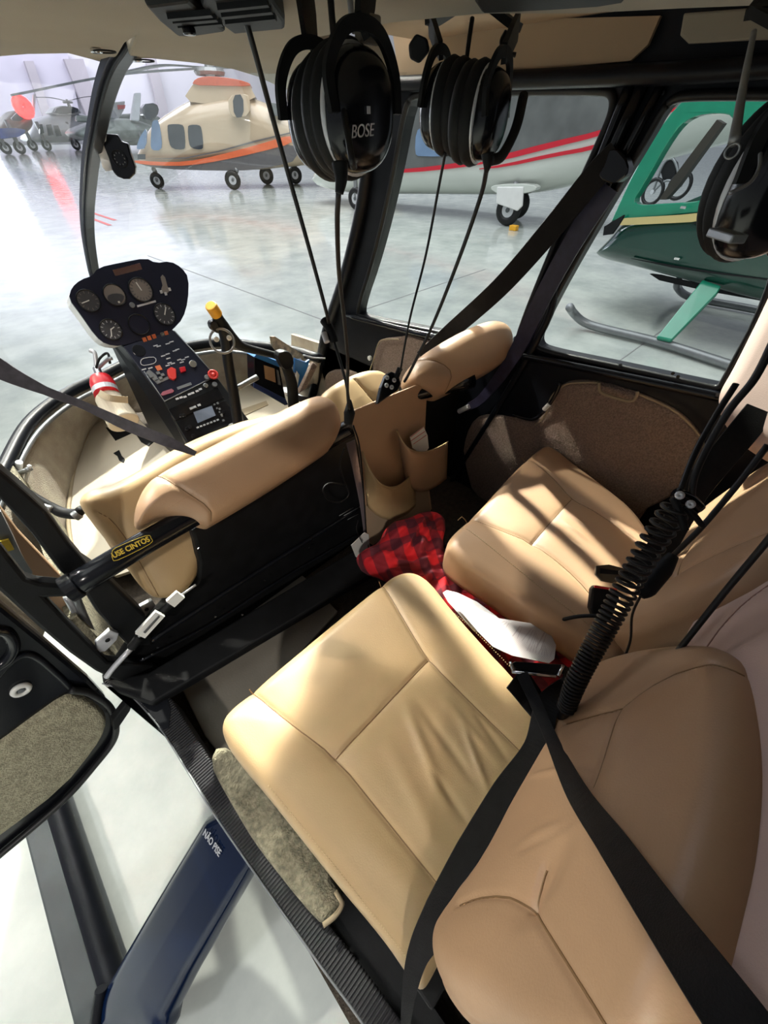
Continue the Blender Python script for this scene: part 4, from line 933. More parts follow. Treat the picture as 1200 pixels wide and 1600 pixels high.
tube('rod', [W(166,1058,y=.69), W(180,1040,y=.69), W(208,1010,y=.69)], .006, SIL, lt, 10, 2)
tube('rod', [W(217,995,y=.69), W(262,946,y=.69), W(306,914,y=.69)], .003, SIL, lt, 8, 2)
for a, b3 in (((219,992),(250,958)), ((266,943),(282,928))):
    ribbon('label_sleeve', [W(*a, y=.68), W(*b3, y=.68)], .024, .012, (0,-1,.5), WHP, lt)
tube('joint', [W(205,1012,y=.69), W(218,995,y=.69)], .010, BLKM, lt); tube('joint', [W(250,958,y=.69), W(266,944,y=.69)], .009, BLKM, lt)
slab('fine_print', [(224,988),(248,962),(250,964),(227,990)], Y(.672), .001, GRYM, lt)

# ================================================================== REAR CABIN
rm = thing('rear_floor_mat', W(420,1000,z=.62), 'grey rear footwell floor mat below the bulkhead', 'floor mat')
slab('mat', [(270,1048),(330,985),(400,930),(462,890),(480,905),(528,955),(450,1040),(420,1180),(360,1200),(320,1150)], Z(.62), .008, MATG, rm, bevel=.003)
# seat boxes
st(box('trim_40', (-.26,.10,.74), (.44,.44,.26), BLKM), 'black box under the left rear seat')
st(box('trim_41', (.40,.12,.74), (.44,.44,.26), BLKM), 'black box under the right rear seat')
st(slab3('trim_42', [(-.57,.42,.70),(-.48,.42,.70),(-.48,-.25,.70),(-.57,-.25,.70)], (0,0,1), .1, BLKM), 'black ledge beside the left rear seat')
cs = thing('side_carpet', W(430,1300,z=.75), 'olive carpet strip between the sill tread and the left rear seat', 'carpet')
Pad('carpet', [(325,1190),(340,1160),(380,1185),(440,1255),(540,1400),(528,1430),(505,1448),(470,1412),(400,1320),(350,1240)], Z(.745), .03, .012, CARPO, cs, sm=1, n=140, nr=20, crown=.004, noise=.004, nsc=30)
tube('bound_edge', [W(u,v,z=.75) for u,v in ((505,1446),(524,1430),(534,1412),(524,1392))], .004, TRIM, cs)
# near rear seat
rs = thing('passenger_chair', (-.26,.1,.85), 'tan leather left rear seat nearest the camera, straps across it', 'seat')
ZS = Z(.95)
base = [(344,1150),(340,1128),(352,1106),(392,1074),(500,984),(598,905),(618,892),(640,887),(660,893),(680,910),(705,943),(760,1005),(815,1062),(872,1140),(880,1190),(800,1330),(730,1420),(680,1530),(660,1560),(640,1530),(600,1470),(520,1375),(417,1243),(360,1178)]
seams = [[(352,1030),(392,1079),(450,1128),(525,1184),(610,1290),(692,1392),(740,1450)], [(560,850),(598,910),(640,985),(669,1031),(745,1108),(822,1182),(870,1230)], [(525,1184),(598,1108),(669,1031)]]
seams[0] = [(386,1072),(394,1081),(450,1128),(525,1184),(610,1290),(692,1392),(720,1425)]; seams[1] = [(592,903),(600,914),(640,985),(669,1031),(745,1108),(822,1182),(840,1200)]
wr = [((630,1095),(700,1270),.010,.006), ((650,1095),(745,1230),.008,-.005), ((690,1090),(790,1210),.008,.004), ((720,1130),(770,1260),.006,.005), ((740,1110),(800,1200),.006,-.004), ((600,1150),(690,1330),.014,.004), ((670,1200),(740,1300),.007,-.005), ((560,1300),(680,1420),.02,.004)]
sp_ = Pad('seat_cushion', base, ZS, .13, .030, LEA, rs, seams=seams, wr=wr, seam_mat=SEAM, n=440, nr=90, gd=.0045, crown=.008)
m = MB()
def stitches(pad, A, B, n, side=0):
    for k in range(n):
        t_ = k/(n-1); p = (A[0]+(B[0]-A[0])*t_, A[1]+(B[1]-A[1])*t_); q = pad.at(p, .0008)
        q2 = pad.at((A[0]+(B[0]-A[0])*(t_+.4/n), A[1]+(B[1]-A[1])*(t_+.4/n)), .0008)
        m.add(*tube_vf([q, q2], .0012, 5, 0))
stitches(sp_, (418,1226), (520,1350), 30); stitches(sp_, (520,1350), (648,1512), 40)
m.build('stitching', STI, rs)
m = MB(); stitches(sp_, (712,950), (800,1040), 30); m.build('stitching', SEAM, rs)
BP = Pl((0,-.055,.97), (0,.968,.249))
def B(u, z): # point on back plane in its own frame from x and z
    y = -.055-(z-.97)*.2572; return BP.to2((u, y, z))
near = [(880,1118),(897,1078),(945,1040),(1010,1021),(1100,1012),(1148,1018),(1166,1070),(1180,1180),(1168,1320),(1132,1450),(1090,1600),(1040,1700),(960,1730),(860,1690),(768,1604),(715,1570),(684,1525),(679,1490),(690,1445),(716,1408),(760,1370),(830,1220)]
bseams = [[(1130,1030),(1100,1034),(1040,1056),(968,1106),(915,1122),(884,1130)], [(968,1106),(945,1170),(922,1226)], [(716,1412),(742,1402),(785,1398),(826,1410)], [(826,1410),(870,1480),(945,1602),(990,1690)], [(826,1410),(850,1355)]]
BQ = BP.off(-.02); near = [BQ.to2(BQ.hit(p)) for p in near]; bseams = [[BP.to2(BP.hit(p)) for p in L_] for L_ in bseams]
bk_ = Pad('backrest', near, BP, .036, .028, LEA2, rs, seams=bseams, seam_mat=SEAM, n=400, nr=84, gd=.0035, crown=.006,
     wr=[(BP.to2(BP.hit(a)), BP.to2(BP.hit(b)), w_, h_) for a, b, w_, h_ in (((820,1320),(885,1290),.006,.0015), ((815,1335),(880,1305),.005,-.0015), ((830,1215),(925,1205),.006,.003), ((850,1410),(880,1310),.02,-.006), ((930,1130),(900,1300),.03,-.006))], px=False)
# right rear seat
rr = thing('passenger_chair', (.4,.1,.85), 'tan leather right rear seat with a sunlit patch by the far window', 'seat')
base2 = [(700,862),(698,842),(712,825),(745,797),(800,735),(838,700),(852,692),(870,697),(900,722),(950,758),(1002,800),(1035,860),(1000,960),(985,1030),(935,1010),(900,985),(850,960),(780,910)]
seam2 = [[(716,810),(724,803),(780,828),(832,849),(880,885),(918,922),(960,980)], [(815,712),(827,714),(860,742),(893,780),(940,805),(984,838),(1010,860)], [(832,849),(862,814),(893,780)]]
sp2 = Pad('seat_cushion', base2, Z(.955), .11, .028, LEA2, rr, seams=seam2, seam_mat=SEAM, n=360, nr=72, gd=.004, crown=.008,
     wr=[((875,815),(920,850),.006,.004), ((870,830),(915,862),.005,-.004), ((885,805),(930,835),.005,.004)])
m = MB(); stitches(sp2, (722,822), (850,925), 44); stitches(sp2, (850,925), (930,985), 26); m.build('stitching', STI, rr)
far = [B(.13,.96), B(.20,.945), B(.45,.95), B(.56,.97), B(.60,1.1), B(.59,1.25), B(.54,1.33), B(.40,1.35), B(.22,1.33), B(.14,1.27), B(.115,1.1)]
Pad('backrest', far, BP.off(-.0), .06, .03, LEA2, rr, seams=[[B(.24,.94), B(.25,1.10), B(.22,1.33)], [B(.25,1.10), B(.47,1.10)], [B(.48,.95), B(.47,1.1), B(.5,1.33)]], seam_mat=SEAM, px=False, n=260, nr=54, gd=.004, crown=.012)
hr = thing('head_pad', (.42,-.1,1.45), 'beige pebbled head pad, pinkish light in its colour, above the right rear seat', 'head pad')
HP = Pl((.42,.02,1.40), (-.55,.55,.35))
Pad('pad', [(1119,628),(1121,606),(1140,575),(1165,525),(1185,485),(1210,430),(1300,440),(1300,720),(1215,712),(1190,702),(1150,675),(1128,648)], W(1160,600,x=.42) and Pl(W(1160,600,t=.75), (-.75,.25,.55)), .10, .03, PINK, hr, sm=2, n=160, nr=34)
cp2 = thing('bulkhead_padding', (.0,-.2,1.3), 'beige padding, pinkish light in its colour, on the bulkhead behind the near seat', 'padding')
BPp = BP.off(-.03)
Pad('padding', [(1046,1032),(1056,1006),(1082,960),(1122,900),(1200,815),(1400,640),(1600,900),(1600,1400),(1250,1760),(1110,1680),(1085,1560),(1120,1300),(1100,1100)], BPp, .05, .02, PINK, cp2, sm=1, n=260, nr=46, crown=.004, gd=.002, seams=[[(1102,1012),(1130,975),(1165,940),(1215,905)]], seam_mat=mat('pink_seam', (.35,.2,.16), .6))
# wall carpet, right rear
wc = thing('wall_carpet', W(900,700,x=.680), 'large brown carpet panel with handle loop under the right rear window', 'carpet')
cx = X(.685)
Pad('carpet', [(722,712),(726,682),(740,655),(765,648),(832,662),(850,645),(862,618),(880,600),(905,596),(940,600),(1000,618),(1050,640),(1085,670),(1100,700),(1088,735),(1062,765),(1035,784),(1000,800),(980,860),(850,860),(740,780)], cx, .016, .010, CARP, wc, sm=1, n=220, nr=50, crown=.002, noise=.0015, nsc=60)
tube('handle_loop', [X(.665).hit(p) for p in ((936,598),(938,612),(955,620),(985,627),(994,620),(996,612))], .004, TRIM, wc)
tube('bound_edge', [X(.672).hit(p) for p in ((836,664),(852,648),(862,620),(882,602),(905,598),(934,598))], .003, TRIM, wc)
tube('bound_edge', [X(.672).hit(p) for p in ((998,616),(1050,640),(1086,672),(1100,702),(1088,735),(1062,765))], .003, TRIM, wc)
wl = thing('door_catch', W(865,625,x=.680), 'black bent door catch rod with a white roller by the wall carpet', 'latch')
tube('rod', [X(.665).hit(p) for p in ((876,598),(866,620),(850,642),(832,655),(800,648))], .006, BLKG, wl); cyl('roller', X(.660).hit((858,632)), X(.660).hit((850,640)), .007, WHP, wl)
# red plaid blanket: top heap and the strip lying between the seats
pbk = thing('plaid_blanket', W(640,850,z=.8), 'crumpled red and black plaid shirt stuffed between the rear seats', 'clothing')
PQ = Pl((0,.42,.86), (-.2,-.45,.87))
Pad('folded_heap', [(562,868),(566,858),(600,842),(612,812),(640,806),(668,793),(692,797),(703,815),(695,850),(712,890),(700,930),(660,930),(610,900),(575,890)], PQ, .10, .035, PLA, pbk, sm=1, n=200, nr=46, noise=.014, nsc=30, crown=.012, wr=[((575,880),(615,850),.006,.010),((625,870),(660,815),.006,.012),((680,805),(670,850),.006,-.010),((650,880),(695,850),.007,.010),((590,870),(660,850),.012,.012),((640,820),(690,860),.010,-.012),((600,880),(640,850),.008,-.010),((660,810),(650,880),.010,.010)])
Pad('long_fold', [(655,870),(700,885),(740,915),(800,950),(850,980),(890,990),(945,1030),(950,1060),(900,1085),(880,1110),(855,1100),(830,1060),(780,1000),(720,960),(660,920)], Z(.83), .15, .03, PLA, pbk, sm=1, n=220, nr=40, noise=.009, nsc=30, crown=.010, wr=[((690,890),(860,990),.010,.014),((700,920),(850,1010),.008,-.012),((890,1000),(900,1070),.01,.01)])
# paper leaflets
l1 = thing('safety_card', W(800,980,z=.9), 'white printed card with rounded corners on the plaid shirt, on top', 'card')
slab('card', [(706,938),(712,936),(780,966),(845,976),(860,990),(869,1008),(866,1030),(858,1036),(800,1024),(770,1010),(745,985)], P3(W(706,938,z=.915), W(869,1008,z=.90), W(800,1024,z=.915)), .0015, PAP, l1)
l2 = thing('safety_card', W(720,940,z=.9), 'white printed card half hidden beneath the other card', 'card')
slab('card', [(692,926),(698,922),(715,926),(745,940),(775,962),(800,985),(790,1005),(740,985),(700,940)], Z(.895), .0015, PAP, l2)
cpl = P3(W(706,938,z=.915), W(869,1008,z=.90), W(800,1024,z=.915)).off(.0006)
PRN = mat('grey_print', (.38, .34, .35), .7)
prn = MB()
def pline(a, b, w_):
    A_, B_ = cpl.hit(a), cpl.hit(b); sd_ = (B_-A_).normalized().cross(cpl.N)*w_; prn.add([A_-sd_, B_-sd_, B_+sd_, A_+sd_], [(0,1,2,3)])
for k in range(17):
    f0 = k/16; a0 = (724+118*f0, 958+58*f0); b0 = (748+110*f0, 956+32*f0)
    if k % 5 == 4: continue
    pline((a0[0]+3, a0[1]+(6 if k < 3 else 0)), (b0[0]-(k % 3)*4, b0[1]+2), .0006 if k % 5 else .0012)
for k in range(9): pline((823+4.6*k, 1017+1.2*k), (838+3.0*k-(k % 4)*2, 985+4.0*k), .0005)
prn.build('printed_lines', PRN, l1)
l3 = thing('paper_tag', W(565,850,y=.6), 'pale blue white paper tag below the leather pouch', 'tag')
slab('tag', [(549,852),(570,832),(576,835),(580,880),(566,878),(556,870)], Y(.60), .002, WHP, l3)
tube('tag_cord', [W(560,812,y=.6), W(557,828,y=.59), W(566,848,y=.585)], .0014, BLKM, l3)
sgn = thing('switch_labels', W(545,810,y=.7), 'small white lettering rows on the black bulkhead beside the pouch', 'label')
for a, b3 in (((537,806),(566,790)), ((543,812),(560,803)), ((530,806),(552,793))):
    tube('print_line', [W(*a, y=.735), W(*b3, y=.735)], .0012, GRYM, sgn, 4, 1)
# black frame beside the right seat
fb = thing('seat_rail', W(780,920,z=.85), 'black rail with a chrome clip along the right rear seat', 'rail')
tube('rail', [W(692,850,z=.86), W(760,905,z=.86), W(850,970,z=.86), W(870,975,z=.86)], .008, BLK, fb)
cyl('clip', W(725,868,z=.87), W(733,876,z=.87), .006, CHR, fb)
lp = thing('buckle_cable', W(900,965,z=.93), 'thin black cable looping over the right rear seat to its buckle', 'cable')
tube('cable', [W(862,974,z=.90), W(880,968,z=.95), W(905,963,z=.98), W(935,962,z=1.0)], .004, BLKM, lp)
cyl('cable_clamp', W(862,968,z=.90), W(868,980,z=.90), .012, BLKM, lp)

# ================================================================== BELTS
bl = thing('lap_belt', W(800,1200,z=1.0), 'wide black lap belt crossing the near seat to its metal buckle', 'seat belt')
up_ = (0,.1,1)
BL = [W(632,1625,z=.90), W(638,1560,z=.95), sp_.at((652,1490), .012), sp_.at((685,1430), .008), sp_.at((735,1340), .005), sp_.at((790,1245), .005), sp_.at((835,1175), .012), bk_.at((872,1118), .02), W(890,1070,z=.965)]
BL = [CAM+(p-CAM)*k for p, k in zip(BL, (1,.99,.965,.95,.945,.945,.955,.985,1))]
ribbon('webbing', BL, [.010,.016,.026,.040,.046,.045,.040,.038,.034], .0025, 'facing', WEB, bl, 10)
b4 = thing('belt_buckle', W(845,1045,z=1.0), 'chrome edged black buckle at the inner edge of the near seat', 'buckle')
PBk = Pl(W(845,1045,z=1.0), (-.1,-.2,1))
slab('buckle_body', [(800,1036),(806,1033),(880,1038),(884,1042),(880,1053),(870,1056),(806,1048)], PBk, .018, BLKG, b4, bevel=.003)
for a, b3 in (((797,1034),(802,1049)), ((880,1040),(872,1056)), ((800,1050),(868,1057))):
    tube('metal_edge', [PBk.off(.002).hit(a), PBk.off(.002).hit(b3)], .003, CHR, b4, 8, 2)
ribbon('webbing', [PBk.hit((806,1056)), W(830,1090,z=.975), W(858,1130,z=.97), W(866,1165,z=.955)], [.060,.045,.030], .0025, (0,0,1), WEB, b4)
ribbon('webbing', [PBk.hit((880,1050)), W(905,1066,z=.97), W(925,1090,z=.94)], [.030,.035], .003, (0,0,1), WEB, b4)
sh = thing('shoulder_belt', W(950,1300,z=1.1), 'black shoulder belt running down across the near backrest', 'seat belt')
ribbon('webbing', [W(815,1052,z=1.005), W(838,1100,z=1.005), W(862,1155,t=.595), W(900,1235,t=.44), W(960,1322,t=.325), W(1030,1425,t=.25), W(1090,1510,t=.21), W(1150,1595,t=.185), W(1200,1670,t=.17)], [.022,.021,.020,.026,.028,.028,.029,.030,.030], .002, 'facing', WEB, sh, 10)
s2 = thing('shoulder_belt', W(820,400,x=.630), 'wide black shoulder belt hanging diagonally across the right front window', 'seat belt')
ribbon('webbing', [W(965,240,x=.640), W(930,275,x=.635), W(860,360,x=.630), W(780,450,x=.630), W(700,522,x=.620), W(660,560,x=.52)], .052, .003, (-.8,-.5,.3), WEB, s2)
slab('belt_guide', [(928,250),(950,230),(975,238),(985,270),(960,290),(935,280)], X(.635), .03, BLKG, s2, sm=1, bevel=.005)
s3 = thing('shoulder_belt', W(850,500,x=.660), 'dark blue black belt behind the roll, ending in a silver tip', 'seat belt')
ribbon('webbing', [W(950,290,x=.665), W(900,370,x=.665), W(850,460,x=.665), W(800,560,x=.665), W(755,620,x=.665), W(728,638,x=.660)], [.055,.05,.05,.035,.025], .003, (-1,0,.1), mat('navy_webbing', (.022,.02,.045), .45, var=.2, vs=60), s3)
cyl('belt_tip', W(717,643,x=.655), W(733,635,x=.655), .009, SIL, s3)
s4 = thing('shoulder_belt', W(150,640,y=.9), 'dark twisted belt stretching from the left edge to the front seat', 'seat belt')
ribbon('webbing', [W(-60,535,y=.98), W(0,577,y=.95), W(70,610,y=.9), W(130,633,y=.86), W(200,665,y=.80), W(262,690,y=.745), W(306,709,y=.715)], [.036,.034,.016,.015,.022,.022,.010], .003, [(-.2,-.8,.6),(-.2,-.6,.8)], mat('worn_grey_webbing', (.06,.055,.065), .8, var=.2, vs=80), s4)
s5 = thing('seat_belt', W(590,770,y=.62), 'thin grey belt hanging beneath the crossbar behind the pouch', 'seat belt')
ribbon('webbing', [W(548,690,y=.69), W(556,730,y=.67), W(566,790,y=.65), W(572,850,y=.62)], [.03,.02,.006], .003, (0,-1,.2), mat('grey_brown_webbing', (.14,.11,.12), .8), s5)
# far seat buckle
fbk = thing('belt_buckle', W(945,905,t=.80), 'black buckle with red button and metal tongue on the right rear seat', 'buckle')
tB = .80
PX = Pl(W(945,900,t=tB), (-.6,-.2,.8))
slab('buckle_body', [(925,920),(930,914),(965,920),(968,935),(955,970),(945,975),(928,965),(922,950)], PX, .03, BLKM, fbk, bevel=.004)
slab('red_button', [(929,915),(964,920),(963,923),(929,918)], PX.off(.006), .006, RED, fbk)
slab('metal_tongue', [(931,884),(952,882),(975,888),(978,902),(960,912),(940,908),(930,898)], PX.off(.01), .010, mat('bronze_metal', (.20,.17,.13), .25, .9), fbk, bevel=.002)
slab('tongue_slot', [(938,888),(970,892),(968,898),(937,896)], PX.off(.012), .004, BLKM, fbk)
# headset cord coil
cc = thing('coiled_cable', W(950,960,t=.7), 'black coiled headset cord stretched between the rear seats', 'cord')
path = [W(1058,792,t=.52), W(1030,832,t=.545), W(1000,880,t=.57), W(975,925,t=.59), W(945,980,t=.60), W(915,1035,t=.605), W(896,1075,t=.615), W(884,1108,t=.635)]
cpth = crom(path, 60); m_ = len(cpth); Ls = [0]
for i in range(1, m_): Ls.append(Ls[-1]+(cpth[i]-cpth[i-1]).length)
hx = []; ph = 0; a_ = (cpth[1]-cpth[0]).orthogonal().normalized(); tot = Ls[-1]
for i in range(m_):
    T_ = (cpth[min(i+1, m_-1)]-cpth[max(i-1, 0)]).normalized(); a_ = (a_-T_*a_.dot(T_)).normalized(); b_ = T_.cross(a_)
    s_ = Ls[i]/tot; pitch = .0135 if s_ < .25 else .0135-(s_-.25)*.02; pitch = max(pitch, .0062)
    n_sub = 6
    for k in range(n_sub):
        if i == m_-1: break
        f_ = k/n_sub; P_ = cpth[i].lerp(cpth[i+1], f_)
        rr_ = .0165 if s_ < .45 else .0165-(s_-.45)*.008
        hx.append(P_+(a_*math.cos(ph)+b_*math.sin(ph))*rr_)
        ph += 2*math.pi*(Ls[i+1]-Ls[i])/n_sub/pitch
MB().add(*tube_vf(hx, .0027, 6, 0)).build('coil', RUB, cc, True)
tube('straight_end', [path[-2], path[-1], W(880,1125,t=.66), W(876,1140,t=.70)], .010, RUB, cc)
cr = thing('cord_clamp', W(1075,775,t=.52), 'black clamp with shiny caps and a strap above the coiled cord', 'clamp')
tube('clamp_body', [W(1055,772,t=.52), W(1075,780,t=.52), W(1092,796,t=.52)], .009, BLKG, cr)
for p in ((1062,774),(1079,788)): c = W(*p, t=.505); MB().add(*ring_vf(c, CAM-c, .003, .0028, 12, 8)).build('cap', SIL, cr, True)
tube('tie', [W(1052,778,t=.515), W(1062,800,t=.51), W(1070,828,t=.515)], .005, BLKM, cr); tube('tie', [W(1070,790,t=.51), W(1085,806,t=.51), W(1098,822,t=.515)], .004, BLKM, cr)
mc = thing('cord_module', W(1030,890,t=.6), 'black in-line control box on the headset cord, on the seat', 'control box')
tube('module', [W(1052,868,t=.60), W(1035,890,t=.60), W(1010,920,t=.60), W(1000,930,t=.60)], [.008,.014,.014,.008], BLKM, mc, 12)
cbk = thing('headset_cable', W(1120,760,t=.55), 'black cord from the right headset down to the control box', 'cord')
tube('cord', [W(1200,695,t=.50), W(1150,760,t=.53), W(1098,822,t=.56), W(1070,850,t=.58), W(1050,870,t=.60)], .004, RUB, cbk)
tube('cord', [W(1004,925,t=.60), W(988,960,t=.62), W(985,1000,t=.64), W(973,1035,t=.66)], .002, RUB, cbk)
cbk2 = thing('headset_cable', W(1150,650,t=.45), 'black cord hanging from the right headset to the clamp', 'cord')
tube('cord', [W(1215,520,t=.44), W(1180,590,t=.46), W(1140,640,t=.48), W(1105,700,t=.50), W(1085,745,t=.51), W(1080,782,t=.52)], .0045, RUB, cbk2)
tube('cord', [W(1150,600,t=.50), W(1118,650,t=.51), W(1085,710,t=.52), W(1062,770,t=.52)], .004, RUB, cbk2)
cbk3 = thing('headset_cable', W(1120,930,t=.6), 'black cord crossing the pale bulkhead padding at the right edge', 'cord')
tube('cord', [W(1230,805,t=.42), W(1195,850,t=.44), W(1130,928,t=.48), W(1065,1010,t=.52), W(1050,1030,t=.54)], .0038, RUB, cbk3)
bp_ = thing('shoulder_belt', W(1100,750,t=.7), 'black belt running down behind the cords beside the right seat back', 'seat belt')
ribbon('webbing', [W(1190,640,t=.72), W(1140,700,t=.74), W(1090,760,t=.76), W(1060,810,t=.78), W(1030,860,t=.80), W(985,905,t=.80)], .050, .003, (-.5,-.1,.8), WEB, bp_)

# ================================================================== HEADSETS
def cup(parent, c, ax, up, h, wd, dep, txt=None, rim_m=SIL):
    c = Vector(c); ax = Vector(ax).normalized(); up = Vector(up); up = (up-ax*up.dot(ax)).normalized(); sd = up.cross(ax)
    n, k = 36, 12; v = []; f = []
    for j in range(k+1):
        th = j/k*math.pi/2
        for i in range(n):
            t_ = 2*math.pi*i/n; cx_ = math.copysign(abs(math.cos(t_))**.85, math.cos(t_)); sy_ = math.copysign(abs(math.sin(t_))**.85, math.sin(t_))
            tap = 1-.12*sy_*-1 if False else 1
            v.append(c+sd*(cx_*wd/2*math.cos(th)**.45)+up*(sy_*h/2*math.cos(th)**.45)+ax*(dep*math.sin(th)))
    for j in range(k):
        for i in range(n): i2 = (i+1) % n; f.append((j*n+i, j*n+i2, (j+1)*n+i2, (j+1)*n+i))
    f.append(tuple(range(n)))
    o = mesh('earcup', v, f, BLKG, parent, True)
    v, f = ring_vf(c-ax*.002, ax, h/2*.97, .004, 40, 8, up=up, sq=wd/h); MB().add(v, f).build('rim', rim_m, o, True)
    for off, r in ((-.010, .0125), (-.024, .0115)):
        v, f = ring_vf(c+ax*off, ax, h/2*.86, r, 40, 10, up=up, sq=wd/h*.97); MB().add(v, f).build('ear_cushion', BLKM, o, True)
    v, f = tube_vf([c-ax*.03, c-ax*.002], [wd*.40, wd*.42], 28, 0); MB().add(v, f).build('ear_pad_core', BLKM, o, True)
    return o, sd, up
def headset(label, A, B_, axA, h, wd, topA, topB, t_off=0, yoke=True):
    hs_ = thing('headset', A, label, 'headset', 'aviation headsets hanging from the ceiling')
    upv = Vector((0,0,1))
    oa, sda, upa = cup(hs_, A, axA, upv, h, wd, .026); ob, sdb, upb = cup(hs_, B_, -Vector(axA), upv, h, wd, .026)
    for c, ax, sd, up2, top in ((Vector(A), Vector(axA).normalized(), sda, upa, topA), (Vector(B_), -Vector(axA).normalized(), sdb, upb, topB)):
        # yoke fork around the cup, joined to a broad arm
        cen = c+ax*.012
        pts = [cen+sd*(wd*.52)-up2*.0+ax*.004, cen+sd*wd*.52+up2*h*.30, cen+sd*wd*.30+up2*h*.55, cen+up2*h*.62, cen-sd*wd*.30+up2*h*.55, cen-sd*wd*.52+up2*h*.30, cen-sd*wd*.52+ax*.004]
        ribbon('yoke', pts, .010, .005, ax, BLKM, hs_, 8)
        st0 = cen+up2*h*.60
        ribbon('headband_arm', [st0, st0.lerp(Vector(top), .5), Vector(top)], [.018,.026,.026], .006, ax, BLKM, hs_, 6)
    ribbon('headband', [Vector(topA), (Vector(topA)+Vector(topB))/2+Vector((0,0,.02)), Vector(topB)], .028, .008, (0,0,1), BLKM, hs_, 8)
    return hs_
# front headset
A1 = W(556,178,t=.375); B1 = W(506,188,t=.415)
h1_ = headset('front black aviation headset with white lettering on its earcup', A1, B1, (.02,-1,.0), .088, .080, W(578,-60,t=.36), W(470,-60,t=.40))
ax1 = Vector((.02,-1,0)).normalized(); lp_ = Pl(A1+ax1*.0275, ax1)
text('lettering', 'BOSE', lp_.hit((549,216)), lp_.hit((585,212)), ax1, WTX, h1_, 1.0, up=(0,0,1), bold=0, shear=.25)
c = lp_.hit((576,172)); MB().add(*box_vf(c, (.003,.002,.005))).build('screw', SIL, h1_)
tube('cord_boot', [W(531,255,t=.36), W(533,280,t=.365), W(530,302,t=.37)], [.008,.006,.004], BLKM, h1_)
box('adjuster_band', W(575,45,t=.35), (.030,.008,.018), HEAD, h1_, .002, Matrix.Rotation(.1, 3, 'Z'))
tube('side_rod', [W(515,-20,t=.35), W(522,60,t=.355), W(534,150,t=.35), W(548,240,t=.35), W(553,262,t=.36)], .0032, RUB, h1_)
tube('side_rod', [W(545,-20,t=.36), W(550,30,t=.36), W(553,48,t=.36)], .0028, SIL, h1_)
# middle headset
A2 = W(757,182,t=.50); B2 = W(692,170,t=.545)
h2_ = headset('middle black headset hanging in front of the right front window', A2, B2, (.22,-.97,-.05), .088, .074, W(808,42,t=.50), W(672,35,t=.55))
tube('cord_boot', [W(762,240,t=.485), W(762,255,t=.49), W(760,268,t=.50)], [.008,.006,.003], BLKM, h2_)
tube('boom', [W(818,150,t=.49), W(806,200,t=.485), W(785,242,t=.485), W(768,250,t=.485)], .006, BLKM, h2_)
slab('hook_block', [(638,70),(650,52),(668,60),(672,80),(655,100),(640,92)], Pl(W(655,78,t=.53), CAM-W(655,78,t=.53)), .02, BLKM, h2_, bevel=.003)
tube('loop', [W(790,50,t=.5), W(783,66,t=.5), W(790,82,t=.5), W(806,86,t=.5)], .0025, RUB, h2_)
# right headset
A3 = W(1214,285,t=.31); B3_ = W(1290,310,t=.36)
h3_ = headset('right black headset with a curved boom, cut off by the right edge', A3, B3_, (-.75,-.62,.0), .105, .070, W(1190,20,t=.34), W(1240,20,t=.36))
tube('edge_highlight', [W(1178,50,t=.315), W(1164,120,t=.305), W(1152,190,t=.295), W(1147,222,t=.292)], [.002,.004], GRYM, h3_)  # grey strip standing in for the highlight along the black headset
c = W(1144,236,t=.275); MB().add(*ring_vf(c, CAM-c, .0040, .0008, 24, 6)).build('pivot_ring', GRYM, h3_, True)
tube('boom_wire', [W(1188,240,t=.275), W(1186,262,t=.272), W(1172,285,t=.27), W(1140,302,t=.272)], .0012, GRYM, h3_)
box('lower_bracket', W(1135,368,t=.30), (.030,.012,.006), GRYM, h3_, .001, Matrix.Rotation(.8, 3, 'Z'))
# hanging cords of the front headsets
def cord(label, pts, r, extra=None):
    t_ = thing('headset_cable', pts[0], label, 'cord'); tube('cord', pts, r, RUB, t_, 8, 8)
    return t_
cord('cord running from the overhead panel, leftmost of the hanging cords', [W(372,-10,t=.42), W(395,70,t=.45), W(440,235,t=.55), W(485,395,t=.66), W(508,480,t=.73), W(514,505,t=.76)], .0035)
k1 = thing('cord_clip', W(515,515,t=.78), 'black clip with a silver tab where two hanging cords meet', 'clip')
tube('clip_body', [W(506,500,t=.77), W(516,515,t=.77), W(522,535,t=.78)], .009, BLKM, k1); cyl('silver_tab', W(506,520,t=.77), W(511,535,t=.77), .006, SIL, k1)
cord('second hanging cord below the lettered headset earcup', [W(529,300,t=.40), W(527,350,t=.44), W(530,430,t=.52), W(538,500,t=.60), W(543,560,t=.68), W(543,610,t=.74), W(545,640,t=.78)], .003)
cord('short cord from the clip down to the crossbar grommet', [W(516,515,t=.78), W(530,560,t=.79), W(541,600,t=.79), W(547,640,t=.79)], .003)
cord('thin cord hanging from the left earcup of the middle headset', [W(696,238,t=.56), W(686,290,t=.60), W(665,400,t=.68), W(640,500,t=.75), W(625,582,t=.82)], .0022)
cord('cord hanging from the right earcup of the middle headset', [W(761,262,t=.50), W(750,310,t=.54), W(715,410,t=.62), W(675,510,t=.72), W(640,582,t=.80), W(632,596,t=.83)], .0032)
cord('cord passing between the earcups of the middle headset', [W(738,28,t=.50), W(732,70,t=.51), W(724,130,t=.53), W(716,180,t=.56)], .003)
k2 = thing('cord_grommet', W(545,650,t=.8), 'black tapered grommet holding two cords on the crossbar', 'grommet')
tube('grommet', [W(546,625,t=.79), W(546,645,t=.79), W(544,662,t=.80)], [.004,.012,.009], BLKM, k2)
k3 = thing('cord_plate', W(612,600,t=.84), 'black riveted plate on the crossbar where two cords end', 'plate')
PKP = Pl(W(612,600,t=.83), (-.3,-.8,.5))
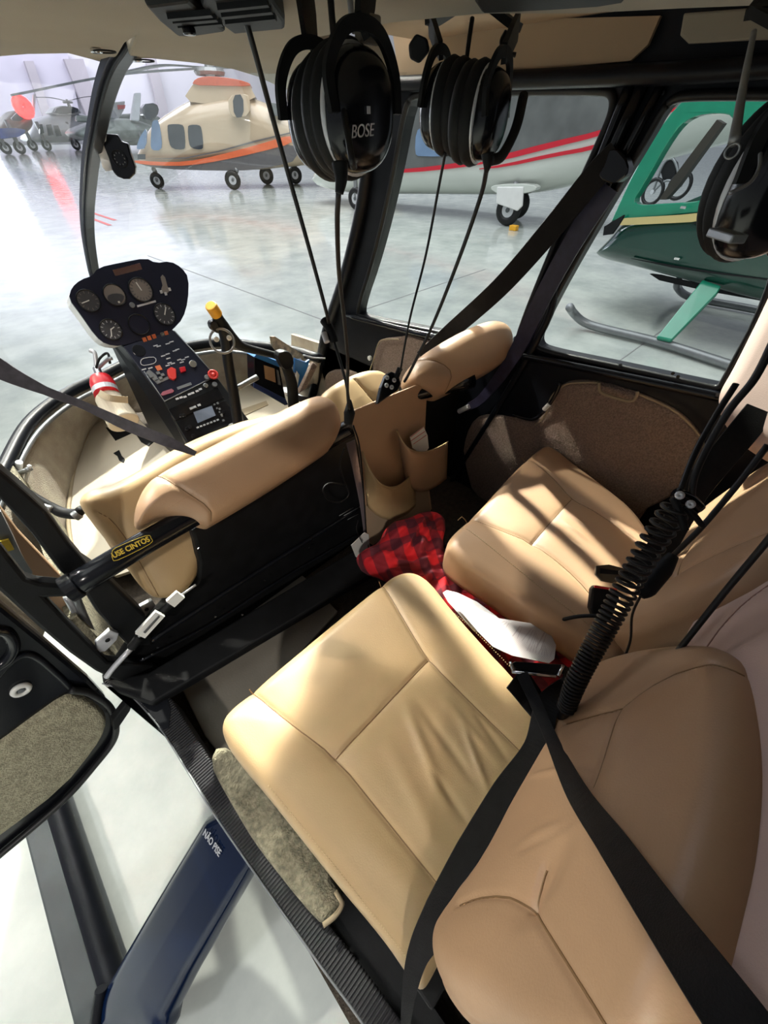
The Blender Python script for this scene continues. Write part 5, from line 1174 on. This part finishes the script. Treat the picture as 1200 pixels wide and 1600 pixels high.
slab('plate', [(590,632),(596,605),(604,585),(612,580),(624,586),(627,600),(622,610),(604,622)], PKP, .02, BLKG, k3, bevel=.003)
for p in ((605,590),(616,594),(604,602),(612,605)): c = PKP.off(.002).hit(p); MB().add(*ring_vf(c, PKP.N, .003, .002, 12, 6)).build('rivet', SIL, k3, True)
tube('plug', [W(625,575,t=.82), W(619,590,t=.83)], .006, BLKM, k3)
wlp = thing('loose_cable', W(530,760,y=.7), 'thin black cable loops hanging under the crossbar beside the pouch', 'cable')
tube('cable', [W(538,700,y=.69), W(531,725,y=.69), W(537,750,y=.69), W(545,772,y=.68), W(530,785,y=.68), W(512,780,y=.68), W(505,765,y=.68), W(515,755,y=.68), W(540,758,y=.68)], .0022, RUB, wlp)

# overhead modules
def module(label, px, z=1.787):
    t_ = thing('air_vent', W(*px[0], z=z), label, 'vent', 'black overhead vents'); pl_ = Z(z)
    o = slab('housing', px, pl_, .025, BLKM, t_, bevel=.004); return t_, pl_
v1, pl_ = module('black slatted overhead vent left of the hanging cord', [(228,12),(296,3),(318,22),(354,50),(300,58),(276,57),(250,36)], 1.785)
for k in range(3): slab('slat', [(262+k*8, 30+k*7),(330+k*8, 24+k*7),(333+k*8, 28+k*7),(265+k*8, 34+k*7)], pl_.off(.004), .004, BLKM, v1)
v2, pl_ = module('black slatted overhead vent behind the hanging cord', [(316,14),(320,-10),(410,-14),(446,34),(446,46),(404,50),(364,54),(340,36)], 1.785)
for k in range(3): slab('slat', [(340+k*6, 16+k*11),(418+k*6, 8+k*11),(421+k*6, 12+k*11),(343+k*6, 20+k*11)], pl_.off(.004), .004, BLKM, v2)
c = pl_.off(.004).hit((294,42)); cyl('knob', c, c-Vector((0,0,.006)), .007, BLKG, v1, 14)
v3 = thing('overhead_console', W(850,5,z=1.78), 'black overhead console at the top edge above the middle headset', 'console')
slab('console', [(738,-40),(740,5),(752,22),(860,17),(935,12),(972,6),(985,-40)], Z(1.782), .02, BLKM, v3, bevel=.004)
